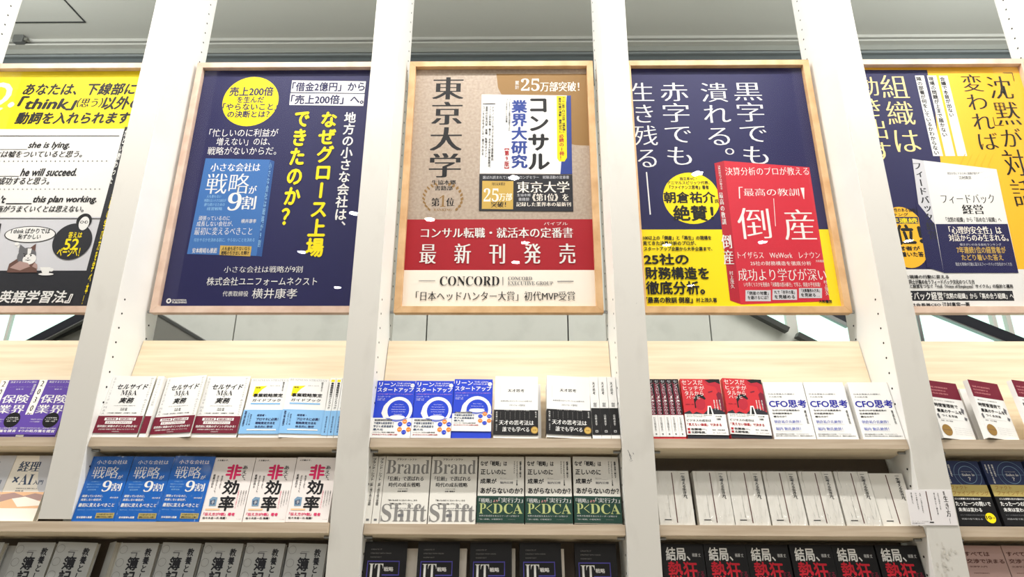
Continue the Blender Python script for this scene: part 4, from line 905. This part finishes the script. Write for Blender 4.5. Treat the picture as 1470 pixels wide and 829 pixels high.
spine_book(.212, .0285, .080, 'white', 'black', (.52, .94), lambda d: (d.v('天才思考', .32, .09, .62, .30, 'ink', 'm'), d.r(.1, .40, .9, .402, 'lightgrey'), d.v('創造性', .3, .43, .7, .5, 'greyer')),
           'thick white spine with black band', 'thick white books with black bands', [(.3105, 0), (.3400, 0), (.3695, 0)], 1, lambda d: (d.v('山崎良平', .38, .62, .62, .80, 'white'), d.r(.35, .87, .65, .905, 'lightgrey'), d.r(.42, .88, .58, .897, 'black')))
spine_book(.204, .0203, .080, 'bookred', 'white', (.615, .965), lambda d: (d.r(0, 0, 1, .62, 'maroon'), d.p([(0, .0), (1, .0), (1, .06), (.3, .09), (0, .06)], 'black'), d.p([(.5, .09), (1, .07), (1, .6), (.7, .6), (.8, .3)], 'black'), d.v('センスだヒッチがタルから', .12, .02, .8, .60, 'palegrey'), d.r(.4, .30, .66, .32, 'white'), d.r(.4, .36, .66, .38, 'white')),
           'patterned red spine with white foot', 'red portrait books', [(.5040 + i * .0208, 0) for i in range(5)], 1, lambda d: (d.v('ビジネスの成功は見えない', .3, .65, .62, .88, 'ink'), d.r(.36, .91, .6, .94, 'grey')))
spine_book(.207, .0225, .082, 'warmgrey', None, None, lambda d: (d.v('ブランド・シフト', .28, .03, .72, .37, 'ink', 'b'), d.v('「信頼」で選ばれる時代の成長戦略', .3, .40, .66, .74, 'ink'), d.r(.3, .93, .7, .96, 'greyer')),
           'pale grey spine beside the serif-lettered books', 'pale grey books with serif lettering', [(-.4020, 0), (-.3780, 0)], 2)
# --- second copies standing behind the front ones
BACK = [('white', 1, .139, .200, .022, [(.0090, .040), (.1660, .044)], 'white book behind the thick white front copy', 'thick white books with black bands'),
        ('ivory', 3, .120, .190, .022, [(-.3620, .046), (-.2080, .040), (-.0560, .036), (.0960, .040), (.2500, .040)], 'pale page edges of the copy behind a black book', 'copies behind the black books'),
        ('stone', 3, .117, .190, .022, [(-1.6250, .030), (-1.0180, .036), (-.8860, .036), (-.7560, .036)], 'grey copy standing behind the grey front book', 'copies behind the grey books'),
        ('white', 1, .129, .190, .022, [(.8930, .027), (1.0340, .027), (1.1560, .027)], 'white copy standing behind the blue-titled book', 'copies behind the blue-titled books'),
        ('white', 1, .126, .194, .020, [(1.4300, .060), (1.5700, .060)], 'white copy standing behind the plum-topped book', 'copies behind the plum-topped books')]
for cov, row, w, h, t, spots, desc, grp in BACK:
    o = None
    for i, (x0, d) in enumerate(spots):
        if o is None:
            o = c = empty('book')
            box('page_block', (-w / 2 + .001, w / 2 - .003, .0012, t - .0012, .0025, h - .0025), PAGE, o)
            box('jacket', [(-w / 2, w / 2, 0, .0012, 0, h), (-w / 2, w / 2, t - .0012, t, 0, h), (-w / 2, -w / 2 + .0012, .0012, t - .0012, 0, h)], cover_mat(cov), o)
        else: c = copy_tree(o)
        place(c, row, x0 + w / 2, d)
        tag(c, desc + (', %s of the %d' % (ORD[len(spots)][i], len(spots))), 'book', grp)

# --- loose card hung over the edge of the right upright
cd = empty('display_card', (1.3262, -0.0006, 1.4518))
tag(cd, 'white card with vertical lettering fixed across the right upright at the middle shelf', 'card')
cs = box('card_sheet', (-.0695, .0695, -.0012, 0, 0, .1015), mat('card_white', (236, 232, 234), 0.4), cd, 0.0002)
S = Sheet(); S.W, S.H = .139, .1015; d = D(S)
d.v('新版', .81, .04, .85, .14, 'ink'); d.v('生き方', .80, .16, .89, .76, 'ink', 'm'); d.r(.84, .8, .846, .95, 'greyer'); d.r(.435, .04, .455, .86, 'cocoa')
for x, t, y1 in ((.68, '人生で大切なことを', .56), (.60, '考え抜いた一冊の本', .70), (.29, '人が、この世に生まれて', .66), (.20, 'いつか終えるまで', .56), (.10, '問い続けること。', .40)): d.v(t, x, .08, x + .03, y1, 'ink')
d.t('サンマーク出版', .0 + .02, .88, .38, .905, 'grey'); d.t('各界で話題の大ロングセラー', .02, .93, .30, .955, 'ink'); d.r(.40, .90, .49, .93, 'ink')
S.build('card_print', cs, (-.0695, -.0014, 0))
